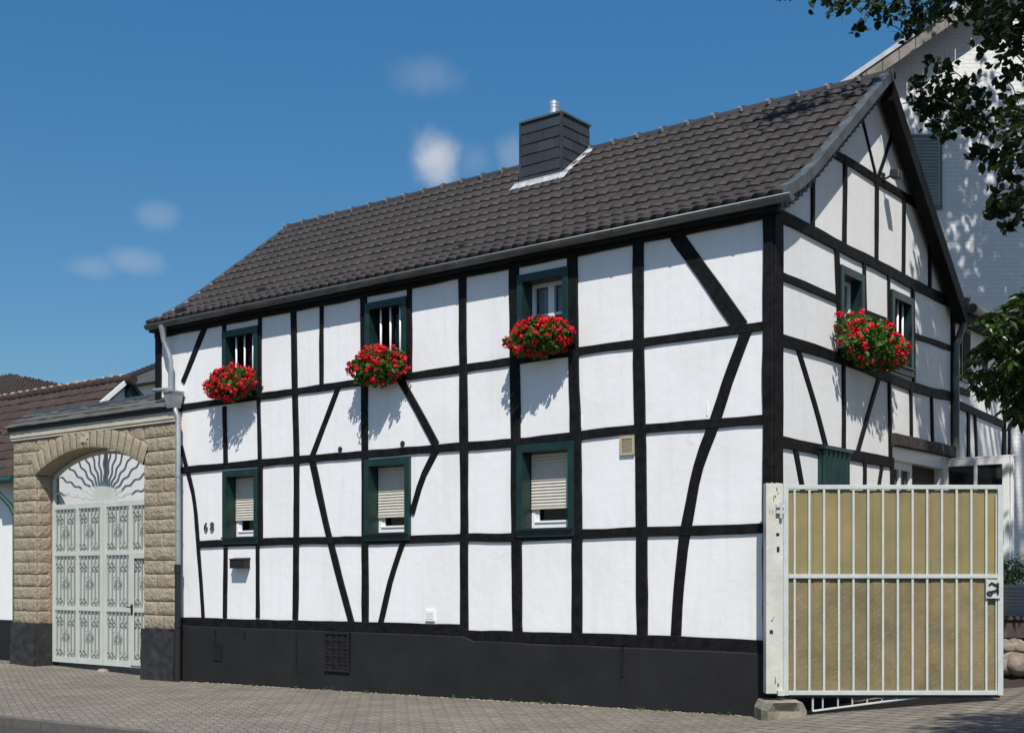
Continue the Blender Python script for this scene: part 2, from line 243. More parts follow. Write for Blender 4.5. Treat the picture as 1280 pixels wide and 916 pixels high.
# ------------------------------------------------------------------ mesh building
class MB:
    def __init__(s): s.v = []; s.f = []; s.att = None
    def add(s, vs, fs):
        o = len(s.v); s.v += [tuple(map(float, p)) for p in vs]; s.f += [tuple(i+o for i in f) for f in fs]
    def box(s, a, b):
        x0, x1 = sorted((a[0], b[0])); y0, y1 = sorted((a[1], b[1])); z0, z1 = sorted((a[2], b[2]))
        s.add([(x0, y0, z0), (x1, y0, z0), (x1, y1, z0), (x0, y1, z0), (x0, y0, z1), (x1, y0, z1), (x1, y1, z1), (x0, y1, z1)],
              [(0, 3, 2, 1), (4, 5, 6, 7), (0, 1, 5, 4), (1, 2, 6, 5), (2, 3, 7, 6), (3, 0, 4, 7)])
    def hexa(s, p):   # eight corners, bottom loop then top loop
        s.add(p, [(0, 3, 2, 1), (4, 5, 6, 7), (0, 1, 5, 4), (1, 2, 6, 5), (2, 3, 7, 6), (3, 0, 4, 7)])
    def obox(s, o, U, V, Wd, u, v, w):   # oriented box: ranges u,v,w along the axes U,V,Wd from o
        o, U, V, Wd = map(np.array, (o, U, V, Wd))
        P = lambda a, b, c: o+U*a+V*b+Wd*c
        s.hexa([P(u[0], v[0], w[0]), P(u[1], v[0], w[0]), P(u[1], v[1], w[0]), P(u[0], v[1], w[0]), P(u[0], v[0], w[1]), P(u[1], v[0], w[1]), P(u[1], v[1], w[1]), P(u[0], v[1], w[1])])
    def quad(s, a, b, c, d): s.add([a, b, c, d], [(0, 1, 2, 3)])
    def tube(s, pts, r, n=10, cap=True):
        pts = [Vector(p) for p in pts]; rs = r if isinstance(r, (list, tuple)) else [r]*len(pts)
        o = len(s.v); up = None
        for i, p in enumerate(pts):
            t = (pts[min(i+1, len(pts)-1)]-pts[max(i-1, 0)]).normalized()
            if up is None: up = t.orthogonal().normalized()
            else:
                up = (up-t*up.dot(t)); up = up.normalized() if up.length > 1e-6 else t.orthogonal().normalized()
            q = t.cross(up)
            for k in range(n):
                a = 2*math.pi*k/n; s.v.append(tuple(p+(up*math.cos(a)+q*math.sin(a))*rs[i]))
        for i in range(len(pts)-1):
            for k in range(n):
                k2 = (k+1) % n; s.f.append((o+i*n+k, o+i*n+k2, o+(i+1)*n+k2, o+(i+1)*n+k))
        if cap: s.f.append(tuple(o+k for k in reversed(range(n)))); s.f.append(tuple(o+(len(pts)-1)*n+k for k in range(n)))
    def prism(s, poly, f0, f1):   # poly in 2d, f0/f1 map (u,v) -> 3d for the back and the front face
        n = len(poly)
        s.add([f0(*p) for p in poly]+[f1(*p) for p in poly], [tuple(range(n))[::-1], tuple(range(n, 2*n))]+[(i, (i+1) % n, n+(i+1) % n, n+i) for i in range(n)])
    def sphere(s, c, r, seg=12, ring=8, jit=0.0):
        c = np.array(c, float); r = np.array(r if hasattr(r, '__len__') else (r, r, r), float); vs = [c+(0, 0, r[2])]; fs = []
        for i in range(1, ring):
            for k in range(seg):
                th = math.pi*i/ring; a = 2*math.pi*k/seg
                d = np.array([math.sin(th)*math.cos(a), math.sin(th)*math.sin(a), math.cos(th)])
                j = 1+jit*mnoise.noise(Vector(d*1.7+c*3)); vs.append(c+d*r*j)
        vs.append(c-(0, 0, r[2])); last = len(vs)-1
        for k in range(seg):
            fs.append((0, 1+k, 1+(k+1) % seg)); fs.append((last, last-seg+(k+1) % seg, last-seg+k))
        for i in range(ring-2):
            for k in range(seg):
                a = 1+i*seg+k; b = 1+i*seg+(k+1) % seg; fs.append((a, a+seg, b+seg, b))
        s.add(vs, fs)
    def build(s, name, material, parent=None, smooth=False, label=None, bevel=0):
        me = bpy.data.meshes.new(name)
        base = np.array(parent_base(parent)) if parent else np.zeros(3)
        me.from_pydata([tuple(np.array(p)-base) for p in s.v] if parent else s.v, [], s.f)
        me.materials.append(material)
        o = bpy.data.objects.new(name, me); COL.objects.link(o)
        if parent: o.parent = parent
        if smooth:
            me.polygons.foreach_set('use_smooth', [True]*len(me.polygons))
        if s.att is not None:
            a = me.attributes.new('tile', 'FLOAT', 'POINT'); a.data.foreach_set('value', s.att)
        if bevel:
            b = o.modifiers.new('bevel', 'BEVEL'); b.width = bevel; b.segments = 2; b.limit_method = 'ANGLE'
        if smooth == 'auto':
            me.set_sharp_from_angle(angle=math.radians(40))
        if label: o['label'] = label
        me.update(); return o
def parent_base(p):
    b = Vector((0, 0, 0))
    while p: b += p.location; p = p.parent
    return b
def thing(name, label, cat, loc=(0, 0, 0), group=None):
    o = bpy.data.objects.new(name, None); COL.objects.link(o); o.location = loc; o.empty_display_size = .3
    o['label'] = label; o['category'] = cat
    if group: o['group'] = group
    return o
def tag(o, label, cat, group=None):
    o['label'] = label; o['category'] = cat
    if group: o['group'] = group
    return o
def struct(o): o['kind'] = 'structure'; return o
def to_origin(o, loc):   # move a one-mesh thing's origin to its base
    loc = Vector(loc); o.data.transform(__import__('mathutils').Matrix.Translation(-loc)); o.location = loc; return o
PF = lambda u, z, d: (u, -d, z)      # front facade plane, d = outward
PG = lambda u, z, d: (d, u, z)       # gable plane
# ------------------------------------------------------------------ ground
def zg(x, y):
    z = float(np.interp(x, [-60, -16, -12, 0, .6, 2.3, 6, 20], [.1, -.10, -.19, -.025, .035, .165, .36, .5]))
    if x > 0: z += .03*max(0, y)*min(1, x)
    return z
def sheet(name, x0, x1, y0, y1, m, dz, nx=40, ny=16, hf=zg):
    b = MB(); vs = []; fs = []
    for j in range(ny+1):
        for i in range(nx+1):
            x = x0+(x1-x0)*i/nx; y = y0+(y1-y0)*j/ny; vs.append((x, y, hf(x, y)+dz))
    for j in range(ny):
        for i in range(nx):
            a = j*(nx+1)+i; fs.append((a, a+1, a+nx+2, a+nx+1))
    b.add(vs, fs); return struct(b.build(name, m))
KY = -4.9
def build_ground():
    b = MB(); b.quad((-900, -900, -1.2), (900, -900, -1.2), (900, 900, -1.2), (-900, 900, -1.2)); struct(b.build('ground', M['earth']))
    sheet('pavement', -60, 14, KY+.001, 26, M['paver'], 0, 148, 40)
    sheet('driveway', .45, 13.9, -3.2, 16, M['cobble'], .005, 60, 40)
    sheet('road', -60, 14, -16, KY-.14, M['asphalt'], -.1, 80, 6)
    b = MB()
    x = -60.0
    while x < 14:
        x2 = x+.98; za = zg(x, KY); zb = zg(x2, KY)
        b.hexa([(x, KY-.14, za-.4), (x2, KY-.14, zb-.4), (x2, KY, zb-.4), (x, KY, za-.4), (x, KY-.13, za+.003), (x2, KY-.13, zb+.003), (x2, KY, zb+.003), (x, KY, za+.003)]); x += 1
    struct(b.build('kerb', M['kerb']))
build_ground()
# ------------------------------------------------------------------ the timber framed house
XL = -11.70; YB = 6.05; ZP = 5.74; ZR = 8.30; YR = 3.03
house = thing('timber_framed_house', 'white half timbered house with black beams and dark tiled roof', 'house', (0, 0, 0))
def rect_px(P, l, r, t, b):      # l,r = px column at mid height; t,b = (px,py) samples
    f = Fp if P == 'F' else Gp; k = 0 if P == 'F' else 1
    ym = (t[0][1]+b[0][1])/2
    u0 = f(l, ym)[k]; u1 = f(r, ym)[k]
    zt = np.mean([f(*p)[2] for p in t]); zb = np.mean([f(*p)[2] for p in b])
    return [float(u0), float(u1), float(zb), float(zt)]
# outer casing rectangles, and inner openings measured on the casing face
WINS = []
def win(kind, P, outer, inner, depth, label, **kw): WINS.append(dict(kind=kind, P=P, o=outer, i=inner, d=depth, label=label, **kw))
win('bars', 'F', rect_px('F', 280, 324.2, [(284, 414.5), (320, 407.5)], [(290, 500), (320, 496.5)]), None, .17, 'upper window with white bars, nearest the downpipe')
win('bars', 'F', rect_px('F', 458.5, 510, [(458, 380), (510, 370.5)], [(458, 478), (512, 470.5)]), None, .17, 'upper window with white bars, in the middle of the facade')
win('sash', 'F', rect_px('F', 648.5, 712.5, [(648, 344.5), (713, 333.8)], [(650, 449), (714, 440)]), None, .17, 'upper window with net curtains and white cross bars')
win('shutter', 'F', rect_px('F', 280.5, 324.5, [(280.3, 589.7), (324, 584.5)], [(283, 680.5), (324, 678.8)]), None, .17, 'small lower window with its shutter mostly down, by the number 68', zs=(307, 651), wo=.0)
win('shutter', 'F', rect_px('F', 457.5, 514, [(457, 575.4), (513, 570)], [(457, 676), (513, 675)]), None, .17, 'lower middle window with its shutter mostly down', zs=(490, 645.5))
win('shutter', 'F', rect_px('F', 648, 719.5, [(648, 556), (719, 551.7)], [(650, 672), (719, 669.7)]), None, .17, 'largest lower window with its shutter mostly down', zs=(687, 635))
win('sash', 'G', rect_px('G', 1047.5, 1077, [(1047, 332.5), (1077, 343)], [(1051, 448), (1078, 457)]), None, .11, 'gable window with white sash behind the flowers')
win('bars', 'G', rect_px('G', 1111.5, 1138.5, [(1111, 362), (1137, 373)], [(1112, 463), (1139, 473)]), None, .15, 'gable window with white bars, right of the flowers')
DOOR = [3.62, 5.72, 1.0, 3.42]
CW = .105
for w in WINS:
    o = w['o']; w['i'] = [o[0]+CW*.9, o[1]-CW*.9, o[2]+.12, o[3]-CW]
def walls():
    def grid(P, u0, u1, z0, z1, holes, b):
        us = sorted({u0, u1, *[h for r in holes for h in r[:2]]}); zs = sorted({z0, z1, *[h for r in holes for h in r[2:]]})
        for i in range(len(us)-1):
            for j in range(len(zs)-1):
                c = ((us[i]+us[i+1])/2, (zs[j]+zs[j+1])/2)
                if any(r[0] < c[0] < r[1] and r[2] < c[1] < r[3] for r in holes): continue
                q = [P(us[i], zs[j], 0), P(us[i+1], zs[j], 0), P(us[i+1], zs[j+1], 0), P(us[i], zs[j+1], 0)]
                b.quad(*q)
    b = MB(); grid(PF, XL, 0, -.3, 5.9, [w['i'] for w in WINS if w['P'] == 'F'], b); b.build('wall', M['plaster'], house)
    b = MB(); grid(PG, 0, YB, -.3, 5.85, [w['i'] for w in WINS if w['P'] == 'G']+[DOOR], b)
    pts = [(0, 5.85), (YB, 5.85), (YB-.5, 6.25), (YR, ZR-.1), (.55, 6.25)]
    b.add([PG(u, z, 0) for u, z in pts], [(0, 1, 2, 3, 4)]); b.build('wall', M['plaster'], house)
    b = MB(); b.box((XL, .0, -.3), (XL+.02, YB, 5.9)); b.box((XL, YB-.02, -.3), (0, YB, 5.9))
    b.add([(XL, 0, 5.9), (XL, YB, 5.9), (XL, YR, ZR-.1)], [(0, 2, 1)]); b.build('wall', M['plaster'], house)
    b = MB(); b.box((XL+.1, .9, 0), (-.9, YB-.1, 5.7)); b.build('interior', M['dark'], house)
walls()
def noise1(x, s): return mnoise.noise(Vector((x, s*7.31, s*1.7)))
bid = [0]
def beam(kind, P, pts, w, proud=.025, m='timber', base=0.0, wob=.010):
    """hewn beam: centre line pts given as picture points on the wall plane, or as (u,z) if P endswith 'm'"""
    bid[0] += 1; sd = bid[0]*1.37
    pl = P[0]; f = (lambda p: Fp(*p)[[0, 2]]) if pl == 'F' else (lambda p: Gp(*p)[[1, 2]])
    uv = [np.array(p, float) if P.endswith('m') else f(p) for p in pts]
    # resample
    d = [0]
    for a, c in zip(uv, uv[1:]): d.append(d[-1]+np.linalg.norm(c-a))
    n = max(2, int(d[-1]/.22)+1); ts = np.linspace(0, d[-1], n+1)
    if len(uv) > 2:
        # smooth curve through the points (Catmull-Rom)
        def cr(t):
            i = min(max(np.searchsorted(d, t)-1, 0), len(uv)-2); u = (t-d[i])/(d[i+1]-d[i])
            p0 = uv[max(i-1, 0)]; p1 = uv[i]; p2 = uv[i+1]; p3 = uv[min(i+2, len(uv)-1)]
            return .5*((2*p1)+(-p0+p2)*u+(2*p0-5*p1+4*p2-p3)*u*u+(-p0+3*p1-3*p2+p3)*u**3)
        cs = [cr(t) for t in ts]
    else: cs = [uv[0]+(uv[1]-uv[0])*t/d[-1] for t in ts]
    L = []; R = []
    for i, c in enumerate(cs):
        t = cs[min(i+1, n)]-cs[max(i-1, 0)]; t = t/np.linalg.norm(t); nn = np.array([-t[1], t[0]])
        a = w/2+wob*noise1(ts[i]*1.9, sd)*1.3+wob*.5*noise1(ts[i]*6, sd+3); b_ = w/2+wob*noise1(ts[i]*1.9, sd+9)*1.3+wob*.5*noise1(ts[i]*6, sd+5)
        L.append((c+nn*a, c+nn*(a-.007))); R.append((c-nn*b_, c-nn*(b_-.007)))
    PM = PF if pl == 'F' else PG
    pr = proud+.0011*(bid[0] % 4)
    b = MB(); vs = []; fs = []
    for (l, li), (r, ri) in zip(L, R):
        vs += [PM(l[0], l[1], base-.01), PM(l[0], l[1], pr-.006), PM(li[0], li[1], pr), PM(ri[0], ri[1], pr), PM(r[0], r[1], pr-.006), PM(r[0], r[1], base-.01)]
    for i in range(n):
        for k in range(5):
            a = i*6+k; fs.append((a, a+1, a+7, a+6))
    fs.append((0, 1, 2, 3, 4, 5)); fs.append(tuple(n*6+k for k in (5, 4, 3, 2, 1, 0)))
    b.add(vs, fs)
    return b.build(kind, M[m], house)
def frame():
    F = lambda k, pts, w, pr=.025: beam(k, 'F', pts, w, pr)
    po, ra, br = .031, .025, .019
    # front posts
    F('post', [(199, 405), (199, 500)], .16, po)
    F('post', [(281, 395), (281.5, 503)], .085, po); F('post', [(281.4, 508), (283, 580)], .085, po); F('post', [(283, 684), (282, 772)], .09, po)
    F('post', [(325.5, 387), (325.8, 497)], .075, po); F('post', [(324, 498), (325.5, 578)], .075, po); F('post', [(326.5, 580), (326.3, 675)], .09, po); F('post', [(323, 680), (323, 772)], .075, po)
    F('post', [(367.5, 383), (369.5, 490), (371.5, 575), (371, 680), (370, 774)], .115, po)
    F('post', [(402.6, 378), (402.8, 482)], .075, po)
    F('post', [(455, 370), (456.5, 480), (457, 560), (457, 680), (457.5, 780)], .125, po)
    F('post', [(512.6, 355), (513, 468)], .085, po)
    F('post', [(578.6, 345), (579.5, 455), (580.5, 560), (581, 670), (581, 790)], .135, po)
    F('post', [(643, 335), (644, 445), (645.3, 540), (646, 660), (648, 793)], .155, po)
    F('post', [(716.3, 320), (717.5, 440), (720.5, 545), (722, 665), (722, 795)], .155, po)
    F('post', [(798.5, 300), (799, 430), (801, 540), (802.5, 660), (803.5, 800)], .155, po)
    # corner post, on both faces of the corner
    beam('corner_post', 'Fm', [(-.062, .80), (-.062, 5.78)], .132, po+.004); beam('corner_post', 'Gm', [(.085, .80), (.085, 5.80)], .205, po+.003)
    # front rails
    beam('wall_plate', 'Fm', [(XL, 5.84), (.0, 5.86)], .24, .05)
    F('rail', [(226, 509.5), (367, 490), (452, 478), (580, 461), (723, 439), (800, 429), (956, 407.5)], .105, ra)
    F('rail', [(228, 587.5), (369, 575), (453, 568), (545, 560.6), (639, 553.5), (728, 543.5), (797, 536.5), (957, 524.5)], .115, ra)
    F('rail', [(249, 680), (367.7, 676), (453, 675), (515, 674), (576, 672), (639, 671.5), (728, 667), (800, 665), (957, 660.5)], .12, ra)
    F('sill_beam', [(224, 777), (451, 783), (583, 787)], .155, ra+.012); F('sill_beam', [(582, 794), (730, 798), (957, 808)], .155, ra+.012)
    # front braces
    F('brace', [(257, 408), (229, 478)], .115, br)
    F('brace', [(227, 558), (231.5, 576), (242, 618), (247, 665), (254.5, 772)], .085, br)
    F('brace', [(424.5, 482), (389, 574)], .095, br)
    F('brace', [(390, 572), (412, 672), (440, 779)], .125, br)
    F('brace', [(499, 472), (521, 509.5), (546, 556)], .125, br)
    F('brace', [(546, 562), (529, 596), (515, 642)], .1, br); F('brace', [(504, 678), (489, 726), (476, 780)], .095, br)
    F('brace', [(845, 293), (887, 352), (927, 409)], .185, br)
    F('brace', [(933, 414), (910.6, 475), (894.5, 526), (873, 585), (859, 654), (851, 710), (845, 798)], .145, br)
    # gable
    G = lambda k, pts, w, pr=.025: beam(k, 'G', pts, w, pr)
    G('rail', [(972, 269), (1010, 288), (1051.6, 309.8), (1093, 330.6), (1125.7, 347.7), (1158.3, 364.5), (1190, 380)], .15, ra+.004)
    G('rail', [(1037, 189.5), (1095.5, 224.7), (1147, 257)], .115, ra)
    G('rail', [(974, 344), (1046, 374.6)], .1, ra)
    G('rail', [(1079, 389), (1109, 401)], .055, ra); G('rail', [(1139, 419), (1190, 436)], .085, ra)
    G('rail', [(972, 424), (1049, 448), (1138, 483), (1190, 496.5)], .14, ra)
    G('rail', [(972, 551.5), (1045, 565.7), (1114, 578)], .14, ra)
    for a, c in (((1014.4, 218), (1014.6, 287)), ((1055, 195), (1054, 309)), ((1094.8, 228), (1094, 330)), ((1129, 250), (1128, 347)), ((1161, 305), (1161, 364))):
        G('post', [a, c], .085, po)
    G('post', [(1044.5, 310), (1049.3, 446)], .1, po)
    G('post', [(1078.5, 325), (1080, 395)], .06, po); G('post', [(1109.5, 342), (1110, 405)], .06, po); G('post', [(1140, 358), (1141, 482)], .085, po)
    G('post', [(1189.5, 375), (1190.5, 600)], .13, po)
    G('brace', [(1076.5, 148), (1094.5, 222)], .055, br); G('brace', [(1114, 171), (1096, 224)], .07, br)
    G('brace', [(994.5, 430), (1012.7, 488), (1032, 560)], .10, br); G('post', [(1053, 449), (1053.4, 566)], .075, po)
    G('brace', [(1099, 470), (1086, 512), (1071, 566)], .085, br); G('post', [(1110.3, 470), (1112, 575)], .075, po)
    G('post', [(1137, 480), (1138, 550)], .065, po); G('post', [(1163, 490), (1164.6, 556)], .065, po)
    G('brace', [(992, 556), (1001.4, 606), (1012, 660)], .1, br); G('post', [(1079.7, 573), (1079.7, 720)], .075, po); G('brace', [(1102.5, 577), (1090, 660)], .085, br)
    G('post', [(1114, 572), (1114, 730)], .09, po)
    beam('lintel', 'G', [(1111, 549), (1192, 566)], .17, .09, 'timber_old')
frame()
def window(w):
    P = PF if w['P'] == 'F' else PG
    o, i, d = w['o'], w['i'], w['d']; F_ = w['P'] == 'F'
    b = MB()
    def bx(mb, u0, u1, z0, z1, d0, d1): mb.box(P(u0, z0, d0), P(u1, z1, d1))
    pr = .05
    bx(b, o[0], i[0], o[2], o[3], -.005, pr); bx(b, i[1], o[1], o[2], o[3], -.005, pr)
    bx(b, i[0], i[1], i[3], o[3], -.005, pr-.002); bx(b, i[0], i[1], o[2], i[2], -.005, pr-.002)
    t = .02    # reveal boards
    bx(b, i[0]-t, i[0], i[2]-t, i[3]+t, -d-.05, -.007); bx(b, i[1], i[1]+t, i[2]-t, i[3]+t, -d-.05, -.007)
    bx(b, i[0], i[1], i[3], i[3]+t, -d-.05, -.007); bx(b, i[0], i[1], i[2]-t, i[2], -d-.05, -.007)
    win_ = b.build('window', M['green'], house, label=w['label'], bevel=.004)
    s = MB(); bx(s, o[0]+.01, o[1]-.01, i[2]-.035, i[2]-.008, pr-.002, pr+.035); s.build('sill', M['green'] if not w['kind'] == 'shutter' else M['iron'], win_)
    # the window unit
    f = MB(); fw = .055; dd = -d
    bx(f, i[0], i[0]+fw, i[2], i[3], dd-.05, dd); bx(f, i[1]-fw, i[1], i[2], i[3], dd-.05, dd)
    bx(f, i[0]+fw, i[1]-fw, i[3]-fw, i[3], dd-.05, dd-.002); bx(f, i[0]+fw, i[1]-fw, i[2], i[2]+fw+.02, dd-.05, dd-.002)
    um = (i[0]+i[1])/2
    if w['kind'] == 'sash':
        bx(f, um-.05, um+.05, i[2]+fw, i[3]-fw, dd-.045, dd+.012)
        zc = i[2]+(i[3]-i[2])*.52
        bx(f, i[0]+fw, um-.05, zc-.018, zc+.018, dd-.04, dd-.008); bx(f, um+.05, i[1]-fw, zc-.018, zc+.018, dd-.04, dd-.008)
    if w['kind'] == 'shutter':
        bx(f, i[0]+fw, i[1]-fw, i[2]+fw+.02, i[2]+fw+.05, dd-.05, dd+.012)
        bx(f, i[0]+fw, i[0]+fw+.06, i[2]+fw+.02, i[3]-fw, dd-.05, dd-.01); bx(f, i[1]-fw-.06, i[1]-fw, i[2]+fw+.02, i[3]-fw, dd-.05, dd-.01)
    f.build('frame', M['white'] if w['kind'] != 'bars' else M['timber'], win_, bevel=.004)
    g = MB(); g.add([P(i[0]+fw, i[2]+fw, dd-.03), P(i[1]-fw, i[2]+fw, dd-.03), P(i[1]-fw, i[3]-fw, dd-.03), P(i[0]+fw, i[3]-fw, dd-.03)], [(0, 1, 2, 3)]); g.build('pane', M['glass'], win_)
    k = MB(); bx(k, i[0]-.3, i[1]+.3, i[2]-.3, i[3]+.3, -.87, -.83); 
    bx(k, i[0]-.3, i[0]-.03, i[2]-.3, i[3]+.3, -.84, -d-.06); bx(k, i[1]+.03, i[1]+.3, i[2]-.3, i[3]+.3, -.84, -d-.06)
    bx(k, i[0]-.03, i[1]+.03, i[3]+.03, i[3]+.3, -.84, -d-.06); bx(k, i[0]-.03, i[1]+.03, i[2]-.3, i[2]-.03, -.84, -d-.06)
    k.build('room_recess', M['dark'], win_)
    if w['kind'] == 'sash':
        c = MB(); 
        for (a, e) in ((i[0]+.03, um-.02), (um+.02, i[1]-.03)):
            n = 44; vs = []; fs = []
            for q in range(n+1):
                u = a+(e-a)*q/n; dp = dd-.10-.022*math.sin(q*1.05+.6*math.sin(q*.37))
                spread = (q/n-.5)*.10
                vs += [P(u-spread*.5, i[2]+.02, dp), P(u, i[3]-.02, dp)]
            for q in range(n): fs.append((2*q, 2*q+2, 2*q+3, 2*q+1))
            c.add(vs, fs)
        c.build('curtain', M['curtain'], win_, smooth=True)
    if w['kind'] == 'bars':
        nb = 3 if F_ else 3
        for q in range(nb):
            u = i[0]+(i[1]-i[0])*((q+.75)/(nb+.3)); c = MB(); c.tube([P(u, i[2], -d*.3), P(u, i[3], -d*.3)], .016, 8); c.build('window_bar', M['white'], win_, smooth=True)
    if w['kind'] == 'shutter':
        zs = Fp(w['zs'][0], w['zs'][1], d-.03)[2]; c = MB(); sh = .042; z = i[3]-.005; n = 0
        while z-sh > zs:
            vs = []; fs = []
            for q in range(5):
                a = q/4; vs += [P(i[0]+.012, z-sh*a, dd+.012+.012*math.sin(math.pi*a)), P(i[1]-.012, z-sh*a, dd+.012+.012*math.sin(math.pi*a))]
            for q in range(4): fs.append((2*q, 2*q+2, 2*q+3, 2*q+1))
            c.add(vs, fs); z -= sh
        bx(c, i[0]+.012, i[1]-.012, z-.03, z-.001, dd+.006, dd+.026); c.build('roller_shutter', M['shutter'], win_)
for w in WINS: window(w)
# plinth
def plinth():
    zt = .76
    b = MB(); n = 60
    # front face with an uneven top and a step at the middle
    vs = []; fs = []
    for k in range(n+1):
        x = XL+(0-XL)*k/n; z = (Fp(455, 789)[2]-.005 if x < Fp(585, 790)[0] else Fp(730, 806)[2])+.012*noise1(x*1.3, 2.2)
        zb = zg(x, 0)-.15; y = -.05-.008*noise1(x*.7, 5)
        vs += [(x, y-.02, zb), (x, y, z-.02), (x, y+.02, z), (x, .0, z+.01)]
    for k in range(n):
        for q in range(3):
            a = k*4+q; fs.append((a, a+4, a+5, a+1))
    fs.append((0, 1, 2, 3)); fs.append(tuple(n*4+q for q in (3, 2, 1, 0)))
    b.add(vs, fs)
    b.box((0.001, -.055, -.3), (.05, YB, .78))
    pl = b.build('plinth', M['plinth'], house)
    # small recess, seams, and the pierced grate
    def at(px, py, y=-.055): return Fp(px, py, y)
    a = at(266.5, 803); c = at(278.5, 826); b = MB(); b.box((a[0], -.05, c[2]), (c[0], -.071, a[2])); b.build('hatch', M['plinth2'], pl)
    for (px, p0, p1) in ((269, 787, 803), (306, 789, 796), (371, 791, 840), (778, 808, 845)):
        a = at(px, p0); c = at(px+1, p1); b = MB(); b.hexa([(a[0]-.012, -.072, c[2]), (a[0]+.012, -.072, c[2]), (a[0]+.012, -.05, c[2]), (a[0]-.012, -.05, c[2]), (a[0]-.02, -.074, a[2]), (a[0]+.014, -.074, a[2]), (a[0]+.014, -.05, a[2]), (a[0]-.02, -.05, a[2])])
        b.build('seam', M['plinth2'], pl)
    a = at(407, 789); c = at(438, 840); u0, u1, z0, z1 = a[0], c[0], c[2], a[2]
    b = MB(); yy = -.075
    for (p, q, r, s) in ((u0, u1, z0, z0+.03), (u0, u1, z1-.03, z1), (u0, u0+.03, z0+.03, z1-.03), (u1-.03, u1, z0+.03, z1-.03)): b.box((p, yy-.02, r), (q, -.05, s))
    for i in range(1, 4): b.box((u0+(u1-u0)*i/4-.012, yy-.012, z0+.03), (u0+(u1-u0)*i/4+.012, -.05, z1-.03))
    for i in range(1, 5): b.box((u0+.03, yy-.010, z0+(z1-z0)*i/5-.012), (u1-.03, -.05, z0+(z1-z0)*i/5+.012))
    for i in range(4):
        for j in range(5):
            cx = u0+(u1-u0)*(i+.5)/4; cz = z0+(z1-z0)*(j+.5)/5
            sx = 1 if (i+j) % 2 else -1
            b.hexa([(cx-.045*sx-.01, yy-.008, cz-.05), (cx-.045*sx+.01, yy-.008, cz-.05), (cx-.045*sx+.01, -.05, cz-.05), (cx-.045*sx-.01, -.05, cz-.05), (cx+.045*sx-.01, yy-.008, cz+.05), (cx+.045*sx+.01, yy-.008, cz+.05), (cx+.045*sx+.01, -.05, cz+.05), (cx+.045*sx-.01, -.05, cz+.05)])
    g = b.build('cellar_grate', M['plinth'], pl); b = MB(); b.box((u0, -.0735, z0), (u1, -.05, z1)); b.build('backing', M['plinth2'], pl)
plinth()
# ------------------------------------------------------------------ roofs
def tile_roof(name, prof, x0, x1, tw, rl, amp, lip, m, parent, P3=None, seed=1, wave='roll', ns=8, jit=.004):
    """prof: (y,z) polyline eave -> ridge; rows of tiles with rolls, one lapping the next. P3(x,y,z) maps to the world."""
    P3 = P3 or (lambda x, y, z: (x, y, z))
    d = [0]
    for a, c in zip(prof, prof[1:]): d.append(d[-1]+math.hypot(c[0]-a[0], c[1]-a[1]))
    def at(s):
        s = min(max(s, 0), d[-1]); k = 0
        while k < len(d)-2 and s > d[k+1]: k += 1
        u = (s-d[k])/(d[k+1]-d[k]); a, c = prof[k], prof[k+1]; l = d[k+1]-d[k]
        return (a[0]+(c[0]-a[0])*u, a[1]+(c[1]-a[1])*u, -(c[1]-a[1])/l, (c[0]-a[0])/l)
    nr = max(1, round(d[-1]/rl)); rl = d[-1]/nr; nt = max(1, round((x1-x0)/tw)); tw = (x1-x0)/nt
    b = MB(); att = []; rr = random.Random(seed); sx = 1 if x1 > x0 else -1
    for r in range(nr):
        cols = []
        for t in range(nt):
            jz = rr.uniform(-1, 1)*jit; tv = rr.random(); ox = (tw/2 if (wave == 'slate' and r % 2) else 0)
            for q in range(ns+1 if t == nt-1 else ns):
                fr = q/ns; x = x0+tw*(t+fr)
                if wave == 'roll': h = amp*max(0, math.sin(math.pi*fr))**.8; ed = -.045*math.sin(math.pi*fr)**1.5
                elif wave == 'slate': h = 0; ed = rr.uniform(-.006, .006)
                cols.append((x, h+jz, tv, ed))
        o = len(b.v); m3 = 5
        for (x, h, tv, ed) in cols:
            s0 = r*rl+ed*rl/.34; s1 = (r+1)*rl+.02
            for (s, off) in ((s0, -.01), (s0, lip*.8+h*.7), (s0+.045, lip+h), (s0+.19*rl/.34, lip*.6+h*.98), (s1, h*.7)):
                y, z, ny, nz = at(s) if s >= 0 else (at(0)[0]+s*(at(0.001)[3]), at(0)[1]-s*at(0.001)[2]*1.0, at(0)[2], at(0)[3])
                b.v.append(P3(x, y+ny*off, z+nz*off)); att.append(tv)
        for i in range(len(cols)-1):
            for k in range(4):
                a = o+i*5+k; b.f.append((a, a+5, a+6, a+1) if sx > 0 else (a, a+1, a+6, a+5))
    b.att = att
    return b.build(name, m, parent, smooth='auto')
PROF = [(-.17, 5.955), (.05, 6.06), (.30, 6.20), (.60, 6.40), (YR, 8.30)]
PROFB = [(5.95, 5.80), (YR, 8.30)]
RX0, RX1 = -11.74, .2
roof = tile_roof('roof', PROF, RX0, RX1, .196, .335, .042, .034, M['tile'], house, seed=3)
